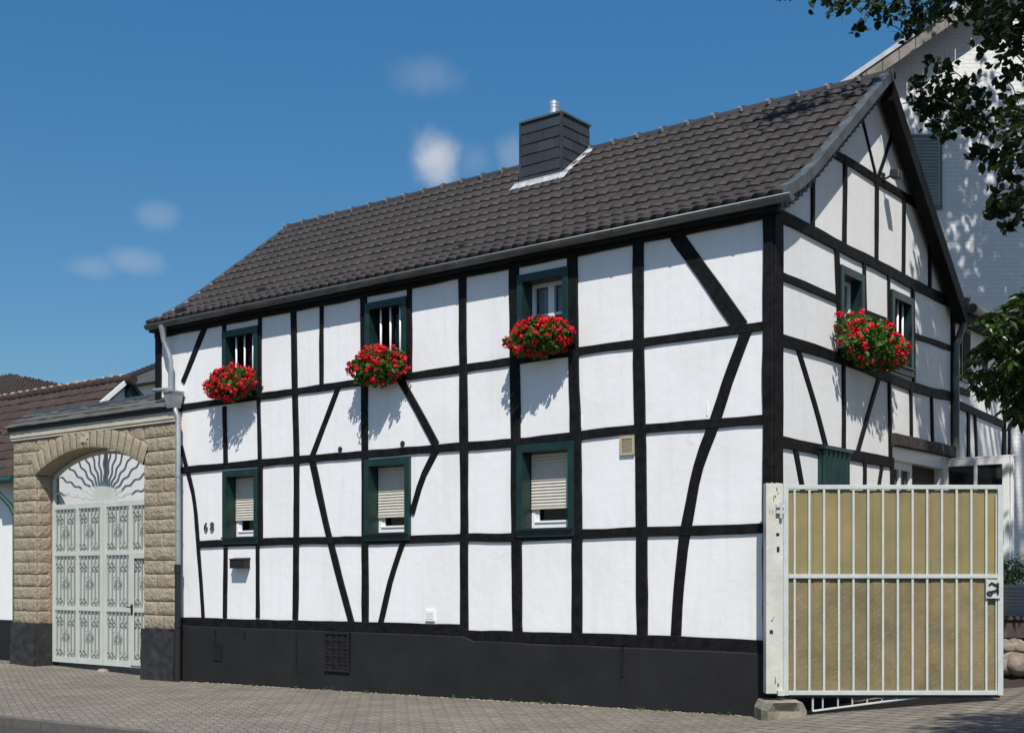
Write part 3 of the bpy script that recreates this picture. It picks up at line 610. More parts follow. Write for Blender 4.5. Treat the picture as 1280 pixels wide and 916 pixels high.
def roof_bits():
    b = MB()   # rear slope and underside slab
    for pr, sg in ((PROF, 1), (PROFB, -1)):
        for (y0, z0), (y1, z1) in zip(pr, pr[1:]):
            b.hexa([(RX0, y0, z0-.11), (RX1-.02, y0, z0-.11), (RX1-.02, y1, z1-.11), (RX0, y1, z1-.11), (RX0, y0, z0-.015), (RX1-.02, y0, z0-.015), (RX1-.02, y1, z1-.015), (RX0, y1, z1-.015)])
    b.build('roof_boarding', M['timber'], roof)
    tile_roof('rear_tiles', PROFB, RX1, RX0, .232, .335, .034, .022, M['tile'], roof, seed=5)
    # ridge tiles with their clips
    b = MB(); c = MB(); n = 27; L = (RX1-RX0)/n
    for k in range(n):
        x0 = RX0+L*k; x1 = x0+L+.04
        for j, (xa, ra) in enumerate(((x0, .115), (x1, .098))):
            pass
        vs = []; m_ = 9
        for (xa, ra, dz) in ((x0-.0, .112, .008), (x0+.03, .118, .010), (x0+.065, .112, .008), (x0+.075, .102, 0), (x1, .102, 0)):
            for q in range(m_):
                a = math.pi*(q/(m_-1)); vs.append((xa, YR+ra*math.cos(a)*1.05, ZR-.035+dz+ra*math.sin(a)))
        fs = []
        for i in range(4):
            for q in range(m_-1): fs.append((i*m_+q, (i+1)*m_+q, (i+1)*m_+q+1, i*m_+q+1))
        fs.append(tuple(range(m_))); b.add(vs, fs)
        zc = ZR-.035+.118+.012
    rt = b.build('ridge_tiles', M['ridge'], roof, smooth='auto')
    for k in range(n):
        x0 = RX0+L*k; zc = ZR-.035+.118+.012
        b = MB(); b.box((x0+.008, YR-.116, zc-.07), (x0+.045, YR-.09, zc-.038)); b.build('ridge_clip', M['clip'], rt)
    # verge flashing at the gable end (front slope)
    def strip(mb, prof, xa, xb, zo0, zo1):
        for (y0, z0), (y1, z1) in zip(prof, prof[1:]):
            mb.hexa([(xa, y0, z0+zo0), (xb, y0, z0+zo0), (xb, y1, z1+zo0), (xa, y1, z1+zo0), (xa, y0, z0+zo1), (xb, y0, z0+zo1), (xb, y1, z1+zo1), (xa, y1, z1+zo1)])
    b = MB(); strip(b, PROF, RX1-.09, RX1+.05, -.07, .075); b.build('verge_flashing', M['zinc'], roof)
    b = MB(); strip(b, [(y, z) for y, z in PROF], RX0-.05, RX0+.07, -.06, .065); b.build('verge_flashing', M['zinc'], roof)
    b = MB()   # stepped little soakers on the left verge
    for k in range(11):
        t = (k+.5)/11; y0 = -.15+t*3.1; 
        z0 = np.interp(y0, [p[0] for p in PROF], [p[1] for p in PROF]); z1 = np.interp(y0+.2, [p[0] for p in PROF], [p[1] for p in PROF])
        b = MB(); b.hexa([(RX0+.07, y0, z0+.05), (RX0+.12, y0, z0+.045), (RX0+.10, y0+.22, z1+.05), (RX0+.07, y0+.22, z1+.05), (RX0+.07, y0, z0+.072), (RX0+.12, y0, z0+.065), (RX0+.085, y0+.22, z1+.06), (RX0+.07, y0+.22, z1+.06)]); b.build('verge_soaker', M['zinc_light'], roof)
    # slated strip with a toothed lower edge under the front verge
    b = MB(); yy = -.12
    zf = lambda y: float(np.interp(y, [p[0] for p in PROF], [p[1] for p in PROF]))
    while yy < YR-.05:
        y2 = yy+.115; za = zf(yy); zb = zf(min(y2, YR))
        b.hexa([(RX1-.10, yy, za-.20), (RX1-.045, yy, za-.20), (RX1-.05, y2, zb-.235), (RX1-.10, y2, zb-.235), (RX1-.10, yy, za-.05), (RX1-.06, yy, za-.05), (RX1-.06, y2, zb-.05), (RX1-.10, y2, zb-.05)]); yy += .118
    b.build('verge_slates', M['slate_wall'], roof)
    b = MB(); strip(b, PROFB, RX1-.13, RX1+.04, -.34, -.06); b.build('barge_board', M['timber'], roof)
    strip_b = MB(); strip_b.box((-.10, -.17, 5.78), (RX1-.1, .02, 5.90)); strip_b.box((XL, -.165, 5.80), (-.10, -.06, 5.95)); strip_b.build('soffit', M['timber'], roof)
roof_bits()
def gutter():
    gy, gz, r = -.20, 5.90, .068; x0, x1 = -11.70, .33
    b = MB(); n = 10; vs = []; fs = []
    def ringpts(x, rr): return [(x, gy-rr*math.cos(math.pi*q/n), gz-rr*math.sin(math.pi*q/n)) for q in range(n+1)]
    vs = ringpts(x0, r)+ringpts(x1, r)+ringpts(x0, r-.004)+ringpts(x1, r-.004); m = n+1
    for q in range(n): fs += [(q, q+1, m+q+1, m+q), (2*m+q, 3*m+q, 3*m+q+1, 2*m+q+1)]
    b.add(vs, fs); b.add(ringpts(x0, r), [tuple(range(n+1))]); b.add(ringpts(x1, r), [tuple(range(n+1))[::-1]])
    g = b.build('gutter', M['zinc_dark'], house, smooth='auto')
    b = MB(); b.tube([(x0, gy-r, gz+.004), (x1, gy-r, gz+.004)], .008, 8); b.build('bead', M['zinc_bead'], g, smooth=True)
    b = MB(); x = x0+.2
    while x < x1:
        b = MB(); vs = ringpts(x, r+.006)+ringpts(x+.025, r+.006); b.add(vs, [(q, q+1, m+q+1, m+q) for q in range(n)]+[tuple(range(m)), tuple(range(m, 2*m))[::-1]]); x += .86; b.build('bracket', M['zinc_dark'], g, smooth='auto')
    # downpipe on the left, with a hopper
    X = float(Fp(213.5, 460, -.13)[0]); X2 = float(Fp(222.5, 600, -.17)[0]); Xh = (X+X2)/2; r_ = .043
    b = MB()
    b.tube([(X-.12, gy, 5.86), (X-.12, gy, 5.75), (X-.12, gy+.01, 5.62), (X-.03, -.15, 5.38), (X, -.13, 5.25), (X, -.13, 4.72)], [.08, .055, r_, r_, r_, r_], 14)
    p = b.build('downpipe', M['pipe'], house, smooth='auto')
    b = MB(); b.tube([(Xh, -.17, 4.50), (X2, -.17, 4.28), (X2, -.17, 1.75)], r_, 14); b.build('lower_pipe', M['pipe'], p, smooth='auto')
    hz = 4.60
    b = MB(); b.hexa([(Xh-.075, -.25, hz-.16), (Xh+.075, -.25, hz-.16), (Xh+.075, -.08, hz-.16), (Xh-.075, -.08, hz-.16), (Xh-.12, -.29, hz+.10), (Xh+.12, -.29, hz+.10), (Xh+.12, -.05, hz+.10), (Xh-.12, -.05, hz+.10)])
    b.box((Xh-.135, -.305, hz+.10), (Xh+.135, -.04, hz+.125)); b.tube([(Xh-.1, -.2, hz+.165), (Xh-.5, -.2, hz+.185)], .035, 10); b.build('hopper', M['pipe'], p, smooth='auto')
    b = MB(); b.tube([(X2, -.17, 1.80), (X2, -.17, 1.66)], .064, 14); b.tube([(X2, -.17, 1.70), (X2, -.17, -.3)], .054, 14); b.tube([(X2, -.17, .82), (X2, -.17, .74)], .062, 14); b.build('standpipe', M['iron'], p, smooth='auto')
    for z in (3.3, 2.4): b = MB(); b.tube([(X2, -.17, z), (X2, -.17, z-.035)], r_+.007, 14); b.build('pipe_clip', M['pipe'], p, smooth='auto')
    # rear downpipe at the far end of the gable
    b = MB(); y = 6.22; 
    b.tube([(.14, y-.05, 5.80), (.14, y-.05, 5.55), (.1, y-.04, 5.4), (.07, y-.2, 5.15), (.07, y-.22, 4.9), (.07, y-.22, .9)], .052, 12); b.build('downpipe', M['zinc_dark'], house, smooth='auto')
    b = MB(); b.tube([(.14, y-.05, 5.86), (.14, y-.05, 5.72)], [.10, .06], 12); b.build('rain_head', M['zinc_dark'], house, smooth='auto')
gutter()
def chimney():
    x0, x1, y0, y1, zt = -5.41, -4.63, 2.2, 3.28, 8.66
    y1 = float(Gp(737, 158, x1)[1])
    b = MB(); b.box((x0+.02, y0+.02, 7.4), (x1-.02, y1-.02, zt)); ch = b.build('chimney', M['slate_wall'], house)
    # courses of slates: each a tilted strip split into slates
    rr = random.Random(4); s = MB(); att = []
    h = .165; z = 7.5; k = 0
    while z < zt-.02:
        zt2 = min(z+h, zt)
        for (face, a0, a1) in (('f', x0, x1), ('r', y0, y1), ('l', y0, y1), ('b', x0, x1)):
            u = a0-(.18 if k % 2 else 0); 
            while u < a1:
                u2 = min(u+.30+rr.uniform(-.03, .03), a1); ua = max(u, a0)
                if u2-ua > .01:
                    e = .006+rr.uniform(0, .003); tv = rr.random(); g = .0025
                    if face == 'f': q = [(ua+g, y0-e, z-.003), (u2-g, y0-e, z-.003), (u2-g, y0+.004, zt2), (ua+g, y0+.004, zt2), (ua+g, y0+.02, z-.003), (u2-g, y0+.02, z-.003)]
                    elif face == 'b': q = [(u2-g, y1+e, z-.003), (ua+g, y1+e, z-.003), (ua+g, y1-.004, zt2), (u2-g, y1-.004, zt2), (u2-g, y1-.02, z-.003), (ua+g, y1-.02, z-.003)]
                    elif face == 'r': q = [(x1+e, ua+g, z-.003), (x1+e, u2-g, z-.003), (x1-.004, u2-g, zt2), (x1-.004, ua+g, zt2), (x1-.02, ua+g, z-.003), (x1-.02, u2-g, z-.003)]
                    else: q = [(x0-e, u2-g, z-.003), (x0-e, ua+g, z-.003), (x0+.004, ua+g, zt2), (x0+.004, u2-g, zt2), (x0+.02, u2-g, z-.003), (x0+.02, ua+g, z-.003)]
                    s.add(q, [(0, 1, 2, 3), (4, 5, 1, 0)]); att += [tv]*6
                u = u2
        z += h; k += 1
    s.att = att
    m = tile_mat('chimney_slate', (.04, .046, .055), None, .42); s.build('slates', m, ch)
    b = MB(); b.box((x1-.012, y0-.02, 7.5), (x1+.02, y0+.025, zt)); b.build('corner_trim', M['slate_wall'], ch)
    b = MB(); b.box((x0-.02, y0-.02, 7.5), (x0+.012, y0+.02, zt)); b.build('corner_trim', M['slate_wall'], ch)
    b = MB(); b.box((x0-.022, y0-.022, zt), (x1+.022, y1+.022, zt+.032)); b.build('cap', M['zinc'], ch)
    fy = 2.62; fx = float(Fp(692.5, 140, fy)[0]); ft = float(Fp(692, 128, fy)[2])-zt
    b = MB(); b.tube([(fx, fy, zt), (fx, fy, zt+ft)], .082, 20)
    b.tube([(fx, fy, zt+ft-.10), (fx, fy, zt+ft-.085)], .088, 20); b.tube([(fx, fy, zt+ft-.05), (fx, fy, zt+ft-.035)], .088, 20); b.build('flue', M['steel'], ch, smooth='auto')
    # lead flashing lying on the tiles
    zf = lambda y: float(np.interp(y, [p[0] for p in PROF], [p[1] for p in PROF]))+.06
    b = MB(); vs = []; fs = []; n = 40
    for i in range(n+1):
        x = x0-.12+(x1-x0+.26)*i/n; wv = .022*math.sin(2*math.pi*(x/.196))
        vs += [(x, y0-.02, zf(y0)+.04), (x, y0-.022, zf(y0)+.015), (x, y0-.135+wv, zf(y0-.13)+.008+wv*.5)]
    for i in range(n):
        for k in range(2): a = i*3+k; fs.append((a, a+1, a+4, a+3))
    b.add(vs, fs); vs = []; fs = []; n = 30
    for i in range(n+1):
        y = y0-.12+(YR-y0+.1)*i/n; st = .014*((i*4/n*1.0) % 1.0)
        vs += [(x1+.022, y, zf(y)+.05), (x1+.024, y, zf(y)+.02), (x1+.105+.02*math.sin(i*1.1), y, zf(y)+.012+st)]
    for i in range(n):
        for k in range(2): a = i*3+k; fs.append((a, a+3, a+4, a+1))
    b.add(vs, fs); b.build('flashing', M['lead'], ch)
chimney()
# dark vent tiles low on the roof
for px, py in ((226, 391), (329, 366), (581, 312), (741, 277), (932, 236)):
    p = onplane(px, py, (0, 0, 6.085), (0, -.45, 1)); b = MB(); b.box((p[0]-.09, p[1]-.06, p[2]+.0), (p[0]+.09, p[1]+.06, p[2]+.07)); b.build('vent_tile', M['iron'], roof)
def wall_bits():
    # house number 68
    cu = bpy.data.curves.new('house_number', 'FONT'); cu.body = '68'; cu.size = .225; cu.extrude = .008; cu.offset = -.004; cu.align_x = 'CENTER'; cu.space_character = 1.45
    t = bpy.data.objects.new('house_number_text', cu); COL.objects.link(t)
    dg = bpy.context.evaluated_depsgraph_get(); me = bpy.data.meshes.new_from_object(t.evaluated_get(dg)); bpy.data.objects.remove(t)
    o = bpy.data.objects.new('house_number', me); COL.objects.link(o); o.parent = house; me.materials.clear(); me.materials.append(M['iron'])
    p = Fp(262, 664); o.location = (p[0], -.016, p[2]); o.rotation_euler = (math.pi/2, 0, 0)
    a = Fp(776, 546); c = Fp(794, 568); b = MB(); u0, u1, z0, z1 = a[0], c[0], c[2], a[2]
    b.box((u0, -.03, z0), (u0+.03, -.001, z1)); b.box((u1-.03, -.03, z0), (u1, -.001, z1)); b.box((u0+.03, -.03, z0), (u1-.03, -.001, z0+.03)); b.box((u0+.03, -.03, z1-.03), (u1-.03, -.001, z1))
    k = z0+.04
    while k < z1-.035: b.hexa([(u0+.03, -.026, k), (u1-.03, -.026, k), (u1-.03, -.006, k+.012), (u0+.03, -.006, k+.012), (u0+.03, -.026, k+.006), (u1-.03, -.026, k+.006), (u1-.03, -.006, k+.018), (u0+.03, -.006, k+.018)]); k += .024
    b.build('wall_vent', M['beige'], house)
    a = Fp(532.5, 762); c = Fp(544, 776); b = MB(); u0, u1, z0, z1 = a[0], c[0], c[2], a[2]; b.box((u0, -.02, z0), (u1, -.001, z1))
    for i in range(5): b.box((u0+.025, -.024, z0+.03+i*(z1-z0-.05)/5), (u1-.025, -.019, z0+.045+i*(z1-z0-.05)/5))
    b.build('wall_vent', M['white'], house)
    for px, py in ((425.5, 561.5), (503.5, 554.5)):
        p = Fp(px, py); b = MB(); b.tube([(p[0], -.0, p[2]), (p[0], -.012, p[2])], .042, 16); b.build('vent_hole', M['dark'], house)
    for px, py, h in ((727, 527, 14), (884, 511, 24)):   # chipped plaster streaks
        p = Fp(px, py); b = MB(); b.box((p[0]-.012, -.006, p[2]-.08), (p[0]+.012, -.0, p[2]+.08)); b.build('plaster_patch', M['render'], house)
    # green ribbed shutter on the ground floor of the gable
    a = Gp(1022, 560); c = Gp(1055.5, 565); u0, u1 = a[1], c[1]; zt = a[2]; zb = 1.9
    b = MB(); b.box((0.002, u0, zb), (.05, u1, zt)); 
    for i in range(6):
        u = u0+(u1-u0)*(i+.5)/6; b.tube([(.055, u, zb), (.055, u, zt-.01)], .045, 10)
    b.box((.0, u0-.02, zt-.01), (.115, u1+.02, zt+.03)); b.build('shutter', M['green'], house, smooth='auto', label='closed green ribbed shutter above the gate')
wall_bits()
def mailbox():
    a = Fp(287.5, 699, -.12); c = Fp(305.5, 710, -.12); b = MB(); x0, x1, z0, z1 = a[0], c[0], c[2], a[2]
    b.box((x0, -.13, z0), (x1, -.004, z1)); b.hexa([(x0-.01, -.145, z1), (x1+.01, -.145, z1), (x1+.01, -.003, z1), (x0-.01, -.003, z1), (x0-.01, -.14, z1+.01), (x1+.01, -.14, z1+.01), (x1+.01, -.003, z1+.03), (x0-.01, -.003, z1+.03)])
    b.box((x0+.04, -.134, z0+.03), (x1-.04, -.129, z0+.05))
    o = b.build('letter_box', M['iron'], None, bevel=.004); to_origin(o, ((x0+x1)/2, 0, z0)); tag(o, 'small black letter box on the white wall under the house number', 'letter box')
mailbox()
def lamp():
    p = Gp(1101, 222); base = (0.03, p[1], p[2]); t = thing('wall_lamp', 'small dark floodlight on an arm near the gable top', 'lamp', base)
    y, z = p[1], p[2]
    b = MB(); b.tube([(.03, y, z), (.07, y+.02, z-.02), (.12, y+.02, z+.0), (.17, y+.02, z+.02)], .016, 8); b.box((.02, y-.04, z-.05), (.05, y+.04, z+.05)); b.build('arm', M['iron'], t, smooth='auto')
    b = MB(); b.hexa([(.13, y-.05, z-.03), (.27, y-.05, z-.06), (.27, y+.12, z-.06), (.13, y+.12, z-.03), (.14, y-.04, z+.08), (.26, y-.03, z+.06), (.26, y+.10, z+.06), (.14, y+.11, z+.08)]); b.build('lamp_head', M['iron'], t, bevel=.01)
lamp()
# ------------------------------------------------------------------ doors of the yard entrance
def yard_door():
    y0, y1, z0, z1 = DOOR
    b = MB(); f = .07; d = -.14
    b.box((d, y0, z0), (0.0, y0+f, z1)); b.box((d, y1-f, z0), (0.0, y1, z1)); b.box((d, y0+f, z1-.2), (-.01, y1-f, z1)); 
    dr = b.build('door_frame', M['white'], house)
    b = MB(); ym = y0+.98   # closed half with glazing bars
    b.box((d-.01, y0+f, z0), (d+.05, y0+f+.09, z1-.2)); b.box((d-.01, ym-.09, z0), (d+.05, ym, z1-.2)); b.box((d-.01, y0+f+.09, z1-.31), (d+.05, ym-.09, z1-.2)); b.box((d-.01, (y0+f+ym)/2-.035, z0+.6), (d+.045, (y0+f+ym)/2+.035, z1-.31)); b.box((d-.01, y0+f+.09, z0), (d+.04, ym-.09, z0+.6))
    b.build('door_leaf', M['white'], dr); b = MB(); b.quad((d+.01, y0+f+.05, z0+.55), (d+.01, ym-.05, z0+.55), (d+.01, ym-.05, z1-.25), (d+.01, y0+f+.05, z1-.25)); b.build('pane', M['glass'], dr)
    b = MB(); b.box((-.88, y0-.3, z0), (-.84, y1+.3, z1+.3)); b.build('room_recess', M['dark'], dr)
    # second, open leaf standing out from the wall
    yo = 5.76; x0 = float(Fp(1177, 640, yo)[0])+.02; x1 = float(Fp(1261, 640, yo)[0]); zt = float(Fp(1220, 573, yo)[2]); zb = 1.05
    b = MB(); fw = .095; yy = (yo, yo+.06); xm = float(Fp(1219, 600, yo)[0])
    b.box((x0, yy[0], zb), (x0+fw*.8, yy[1], zt)); b.box((x1-fw, yy[0], zb), (x1, yy[1], zt)); b.box((x0+fw*.8, yy[0]+.003, zt-.10), (x1-fw, yy[1]-.003, zt)); b.box((x0+fw*.8, yy[0]+.003, zb), (x1-fw, yy[1]-.003, zb+.35))
    b.box((xm-.025, yy[0]+.006, zb+.35), (xm+.025, yy[1]-.006, zt-.1)); zc = float(Fp(1220, 625, yo)[2]); b.box((x0+fw*.8, yy[0]+.008, zc-.03), (x1-fw, yy[1]-.008, zc+.03))
    b.box((x1+.012, yy[0]+.03, zb), (x1+.045, yy[1]+.05, zt+.03)); b.box((x0, yy[0]+.03, zt+.012), (x1+.06, yy[1]+.05, zt+.03))
    lf = b.build('door_leaf', M['white'], dr, label='white glazed door leaf standing open', bevel=.004)
    b = MB(); b.quad((x0+.05, yo+.03, zb+.3), (x1-.06, yo+.03, zb+.3), (x1-.06, yo+.03, zt-.06), (x0+.05, yo+.03, zt-.06)); b.build('pane', M['dark_glass'], dr)
    h = Fp(1253, 672, yo); b = MB(); b.box((h[0]-.02, yo-.012, h[2]-.1), (h[0]+.02, yo-.001, h[2]+.1)); b.tube([(h[0], yo-.01, h[2]+.04), (h[0], yo-.05, h[2]+.04), (h[0]-.1, yo-.05, h[2]+.04)], .01, 8); b.build('handle', M['iron'], dr, smooth='auto')
yard_door()
# ------------------------------------------------------------------ flowers
def leaves(b, pts, size, ratio=.8, rnd=None, flat=.5, normal=None, jit=1.0):
    """six-cornered leaves folded along the rib; arrays of positions"""
    n = len(pts); rnd = rnd or rng
    s = size*(.7+.6*rnd.random(n)); 
    nrm = rnd.normal(size=(n, 3))*jit
    if normal is not None: nrm = nrm+normal
    nrm[:, 2] += flat; nrm /= np.linalg.norm(nrm, axis=1)[:, None]
    d = rnd.normal(size=(n, 3)); d[:, 2] -= .5; d -= nrm*(d*nrm).sum(1)[:, None]; d /= np.linalg.norm(d, axis=1)[:, None]
    c = np.cross(nrm, d)
    out = []
    for (a, w, h) in ((-.5, 0, 0), (-.22, .38, .06), (.15, .36, .05), (.5, 0, -.05), (.15, -.36, .05), (-.22, -.38, .06)):
        out.append(pts+d*(a*s)[:, None]+c*(w*ratio*s)[:, None]+nrm*(h*s)[:, None])
    A = np.stack(out, 1).reshape(-1, 3); o = len(b.v); b.v += [tuple(p) for p in A.tolist()]
    for i in range(n):
        k = o+i*6; b.f += [(k, k+1, k+2, k+3), (k, k+3, k+4, k+5)]
def flower_box(P, c, ru, rd, rz, label, nb, seed, nl=900):
    """c = centre on the wall (u,z); ru, rd, rz radii along the wall, outward and up"""
    r = np.random.default_rng(seed); u, z = c; base = P(u, z-rz*.75, .12)
    t = thing('flower_box', label, 'flower box', base, 'geranium boxes under the windows')
    b = MB(); w = ru*.8; zb = z-rz*.62
    def H(u0, u1, d0, d1, z0, z1, fl):
        b.hexa([P(u0+fl, z0, d0), P(u1-fl, z0, d0), P(u1-fl, z0, d1-fl), P(u0+fl, z0, d1-fl), P(u0, z1, d0), P(u1, z1, d0), P(u1, z1, d1), P(u0, z1, d1)])
    H(u-w, u+w, .06, .26, zb, zb+.17, .015); bx = b.build('planter', M['planter'], t, bevel=.006)
    # planter brackets
    for s in (-1, 1): b = MB(); b.tube([P(u+s*w*.7, zb-.012, .0), P(u+s*w*.7, zb-.012, .27), P(u+s*w*.7, zb+.05, .27)], .008, 6); b.build('bracket', M['iron'], t)
    def pts(n, shell):
        q = r.normal(size=(n, 3)); q /= np.linalg.norm(q, axis=1)[:, None]
        rad = (shell+(1-shell)*r.random(n))**.5
        q *= rad[:, None]
        bump = 1+.16*np.sin(q[:, 0]*7+seed)*np.cos(q[:, 2]*6+seed*2)
        q *= bump[:, None]
        out = np.array([P(u+a[0]*ru, z+a[2]*rz-(.08 if a[2] < 0 else 0)*abs(a[0])*0, max(.03, .17+a[1]*rd+.05*(a[2] < 0))) for a in q]); return out, q
    b = MB(); p, q = pts(nl, .25); leaves(b, p, .075, 1.0, r, .6)
    # trailing bits below
    nt = nl//6; q2 = r.random((nt, 3)); p2 = np.array([P(u+(a[0]*2-1)*ru*.8, z-rz*(.55+.75*a[1]*(1-.5*abs(a[0]*2-1))), .1+.18*a[2]) for a in q2]); leaves(b, p2, .065, .9, r, .2)
    b.build('foliage', M['geranium'], t)
    # flower heads, all around, mostly outward
    b = MB(); p, q = pts(nb*3, .8); sel = [i for i in range(len(p)) if q[i][1] > -.35][:nb]
    for i in sel:
        cc = np.array(p[i])+np.array(P(0, 0, 0))*0; cc = cc+(np.array(P(q[i][0], q[i][2], q[i][1])))*.03
        hs = r.uniform(.026, .046); k = int(r.integers(13, 20))
        dd = r.normal(size=(k, 3)); dd /= np.linalg.norm(dd, axis=1)[:, None]; dd[:, 2] *= .75
        pp = cc+dd*hs
        leaves(b, pp, .031, 1.25, r, 0, normal=dd*1.5, jit=.5)
    b.build('blossoms', M['red'], t)
    b = MB()
    for i in sel[::2]:
        s = np.array(P(u+(p[i][0 if P is PF else 1]-u)*.4, z-rz*.3, .16)); e = np.array(p[i]); m_ = (s+e)/2+np.array([0, 0, .04]); b.tube([s, m_, e], .004, 4, False)
    b.build('stems', M['stem'], t)
def fb_px(px0, px1, py0, py1, d=.2):
    a = Fp((px0+px1)/2, (py0+py1)/2, -d); l = Fp(px0, py1, -d)[0]; rr = Fp(px1, py1, -d)[0]; zt = Fp((px0+px1)/2, py0, -d)[2]; zb = Fp((px0+px1)/2, py1, -d)[2]
    return (a[0], a[2]), (rr-l)/2, (zt-zb)/2
c, ru, rz = fb_px(261, 317, 459, 497); flower_box(PF, c, ru, .25, rz, 'red geranium box under the barred window nearest the downpipe, blossoms densest', 135, 11, 800)
c, ru, rz = fb_px(440, 505, 434, 478); flower_box(PF, c, ru, .25, rz, 'red geranium box under the middle upper window of the long facade', 105, 12, 900)
c, ru, rz = fb_px(637, 711, 398, 442); flower_box(PF, c, ru, .28, rz, 'broad red geranium box under the curtained upper window of the long facade', 105, 13, 1100)
g0 = Gp(1093, 425, .25); gl = Gp(1052, 425, .25)[1]; gr = Gp(1135, 425, .25)[1]; gzt = Gp(1093, 390, .25)[2]; gzb = Gp(1093, 461, .25)[2]
flower_box(PG, ((gl+gr)/2, g0[2]), (gr-gl)/2*.92, .25, (gzt-gzb)/2*.85, 'leafy red geranium box spanning two windows on the gable wall', 80, 14, 1500)
# ------------------------------------------------------------------ stone gateway
GF = -.12; GB = .36
def gateway():
    gw = thing('stone_gateway', 'tan stone gateway with segmental arch and slate coping', 'gateway', (-13.6, 0, -.15))
    xa, xb = -16.12, -11.02; oa, ob = -15.30, -11.90; zt = 4.22
    P = [Fp(44.3, 593, GF), Fp(109, 561, GF), Fp(179, 582, GF)]; zs = (P[0][2]+P[2][2])/2; za = P[1][2]+.02
    half = (ob-oa)/2; rise = za-zs; R = (half**2+rise**2)/(2*rise); xc = (oa+ob)/2; zc = za-R
    def arch(x, r=R): return zc+math.sqrt(max(0, r*r-(x-xc)**2))
    ringR = R+.36
    rr = random.Random(3); zb0 = .70
    # core
    b = MB(); e = .03
    b.box((xa, GF+e, -.4), (oa-.02, GB, zt)); b.box((ob+.02, GF+e, -.4), (xb, GB, zt))
    n = 24; 
    for i in range(n):
        x0 = oa-.02+(ob-oa+.04)*i/n; x1 = oa-.02+(ob-oa+.04)*(i+1)/n
        b.hexa([(x0, GF+e, arch(x0)+.015), (x1, GF+e, arch(x1)+.015), (x1, GB, arch(x1)+.015), (x0, GB, arch(x0)+.015), (x0, GF+e, zt), (x1, GF+e, zt), (x1, GB, zt), (x0, GB, zt)])
    m_core = mat('mortar', (.10, .085, .065), .9); b.build('core', m_core, gw)
    # rusticated blocks: pillow faced, one mesh for each pier and one for the arch
    def block(mb, x0, x1, z0, z1, fy, side=0):
        g = .006; nx = max(3, int((x1-x0)/.035)); nz = max(3, int((z1-z0)/.035)); vs = []; fs = []
        for j in range(nz+1):
            for i in range(nx+1):
                u = i/nx; v = j/nz; x = x0+g+(x1-x0-2*g)*u; z = z0+g+(z1-z0-2*g)*v
                ed = min(u, 1-u)*(x1-x0); ez = min(v, 1-v)*(z1-z0); q = min(1, min(ed, ez)/.022)
                h = q*(.009+.014*(mnoise.fractal(Vector((x*5, z*5, fy*3+1)), 1, 2, 3)*.5+.5))
                vs.append((x, fy-h, z))
        for j in range(nz):
            for i in range(nx): a = j*(nx+1)+i; fs.append((a, a+1, a+nx+2, a+nx+1))
        mb.add(vs, fs)
        mb.quad((x0+g, fy, z0+g), (x0+g, fy+.05, z0+g), (x0+g, fy+.05, z1-g), (x0+g, fy, z1-g)); mb.quad((x1-g, fy, z0+g), (x1-g, fy, z1-g), (x1-g, fy+.05, z1-g), (x1-g, fy+.05, z0+g))
        mb.quad((x0+g, fy, z1-g), (x0+g, fy+.05, z1-g), (x1-g, fy+.05, z1-g), (x1-g, fy, z1-g)); mb.quad((x0+g, fy, z0+g), (x1-g, fy, z0+g), (x1-g, fy+.05, z0+g), (x0+g, fy+.05, z0+g))
    def sideblock(mb, x, y0, y1, z0, z1, sg):
        g = .006; nx = 10; nz = max(3, int((z1-z0)/.04)); vs = []; fs = []
        for j in range(nz+1):
            for i in range(nx+1):
                u = i/nx; v = j/nz; y = y0+g+(y1-y0-2*g)*u; z = z0+g+(z1-z0-2*g)*v; q = min(1, min(min(u, 1-u)*(y1-y0), min(v, 1-v)*(z1-z0))/.022)
                h = q*(.008+.012*(mnoise.fractal(Vector((y*5, z*5, x*3+1)), 1, 2, 3)*.5+.5)); vs.append((x+sg*h, y, z))
        for j in range(nz):
            for i in range(nx): a = j*(nx+1)+i; fs.append((a, a+1, a+nx+2, a+nx+1) if sg > 0 else (a, a+nx+1, a+nx+2, a+1))
        mb.add(vs, fs)
    ch = (zt-zb0)/15.0
    for (pa, pb, jl) in ((xa, oa, .38), (ob, xb, .42)):
        mb = MB()
        for k in range(15):
            z0 = zb0+k*ch+rr.uniform(-.006, .006)*(k > 0); z1 = zb0+(k+1)*ch; j = pa+(pb-pa)*((jl if k % 2 else 1-jl*.9))
            if k % 3 == 2: spans = [(pa, pb)]
            else: spans = [(pa, j), (j, pb)]
            for s0, s1 in spans:
                if z1 > zs:   # keep clear of the arch ring
                    xr = math.sqrt(max(0, (R+.03)**2-(max(z0, zs+.03)-zc)**2)) if z0 < zc+R+.03 else 0
                    if pa < xc: s1 = min(s1, xc-xr)
                    else: s0 = max(s0, xc+xr)
                if s1-s0 > .08: block(mb, s0, s1, z0, z1, GF)
            if pa < xc and z1 < zs+.1: sideblock(mb, pb-.005, GF+.02, .2, z0, z1, 1)
            if pa < xc: sideblock(mb, pa+.005, GF+.02, GB, z0, z1, -1)
            if pa > xc: sideblock(mb, pb-.005, GF+.02, .1, z0, z1, 1)
        mb.build('pier', M['sandstone'], gw, smooth='auto')
        # black painted crazy stone base
        bb = MB(); vs = []; fs = []; nx = 26; nz = 22; q0, q1 = pa-.02, pb+.02
        for j in range(nz+1):
            for i in range(nx+1):
                x = q0+(q1-q0)*i/nx; z = -.35+(zb0+.35)*j/nz
                dd, pp = mnoise.voronoi(Vector((x*3.1, z*3.1, 7.7+pa)))
                h = .012+.024*min(1, (dd[1]-dd[0])/.22); vs.append((x, GF-.03-h, z))
        for j in range(nz):
            for i in range(nx): a = j*(nx+1)+i; fs.append((a, a+1, a+nx+2, a+nx+1))
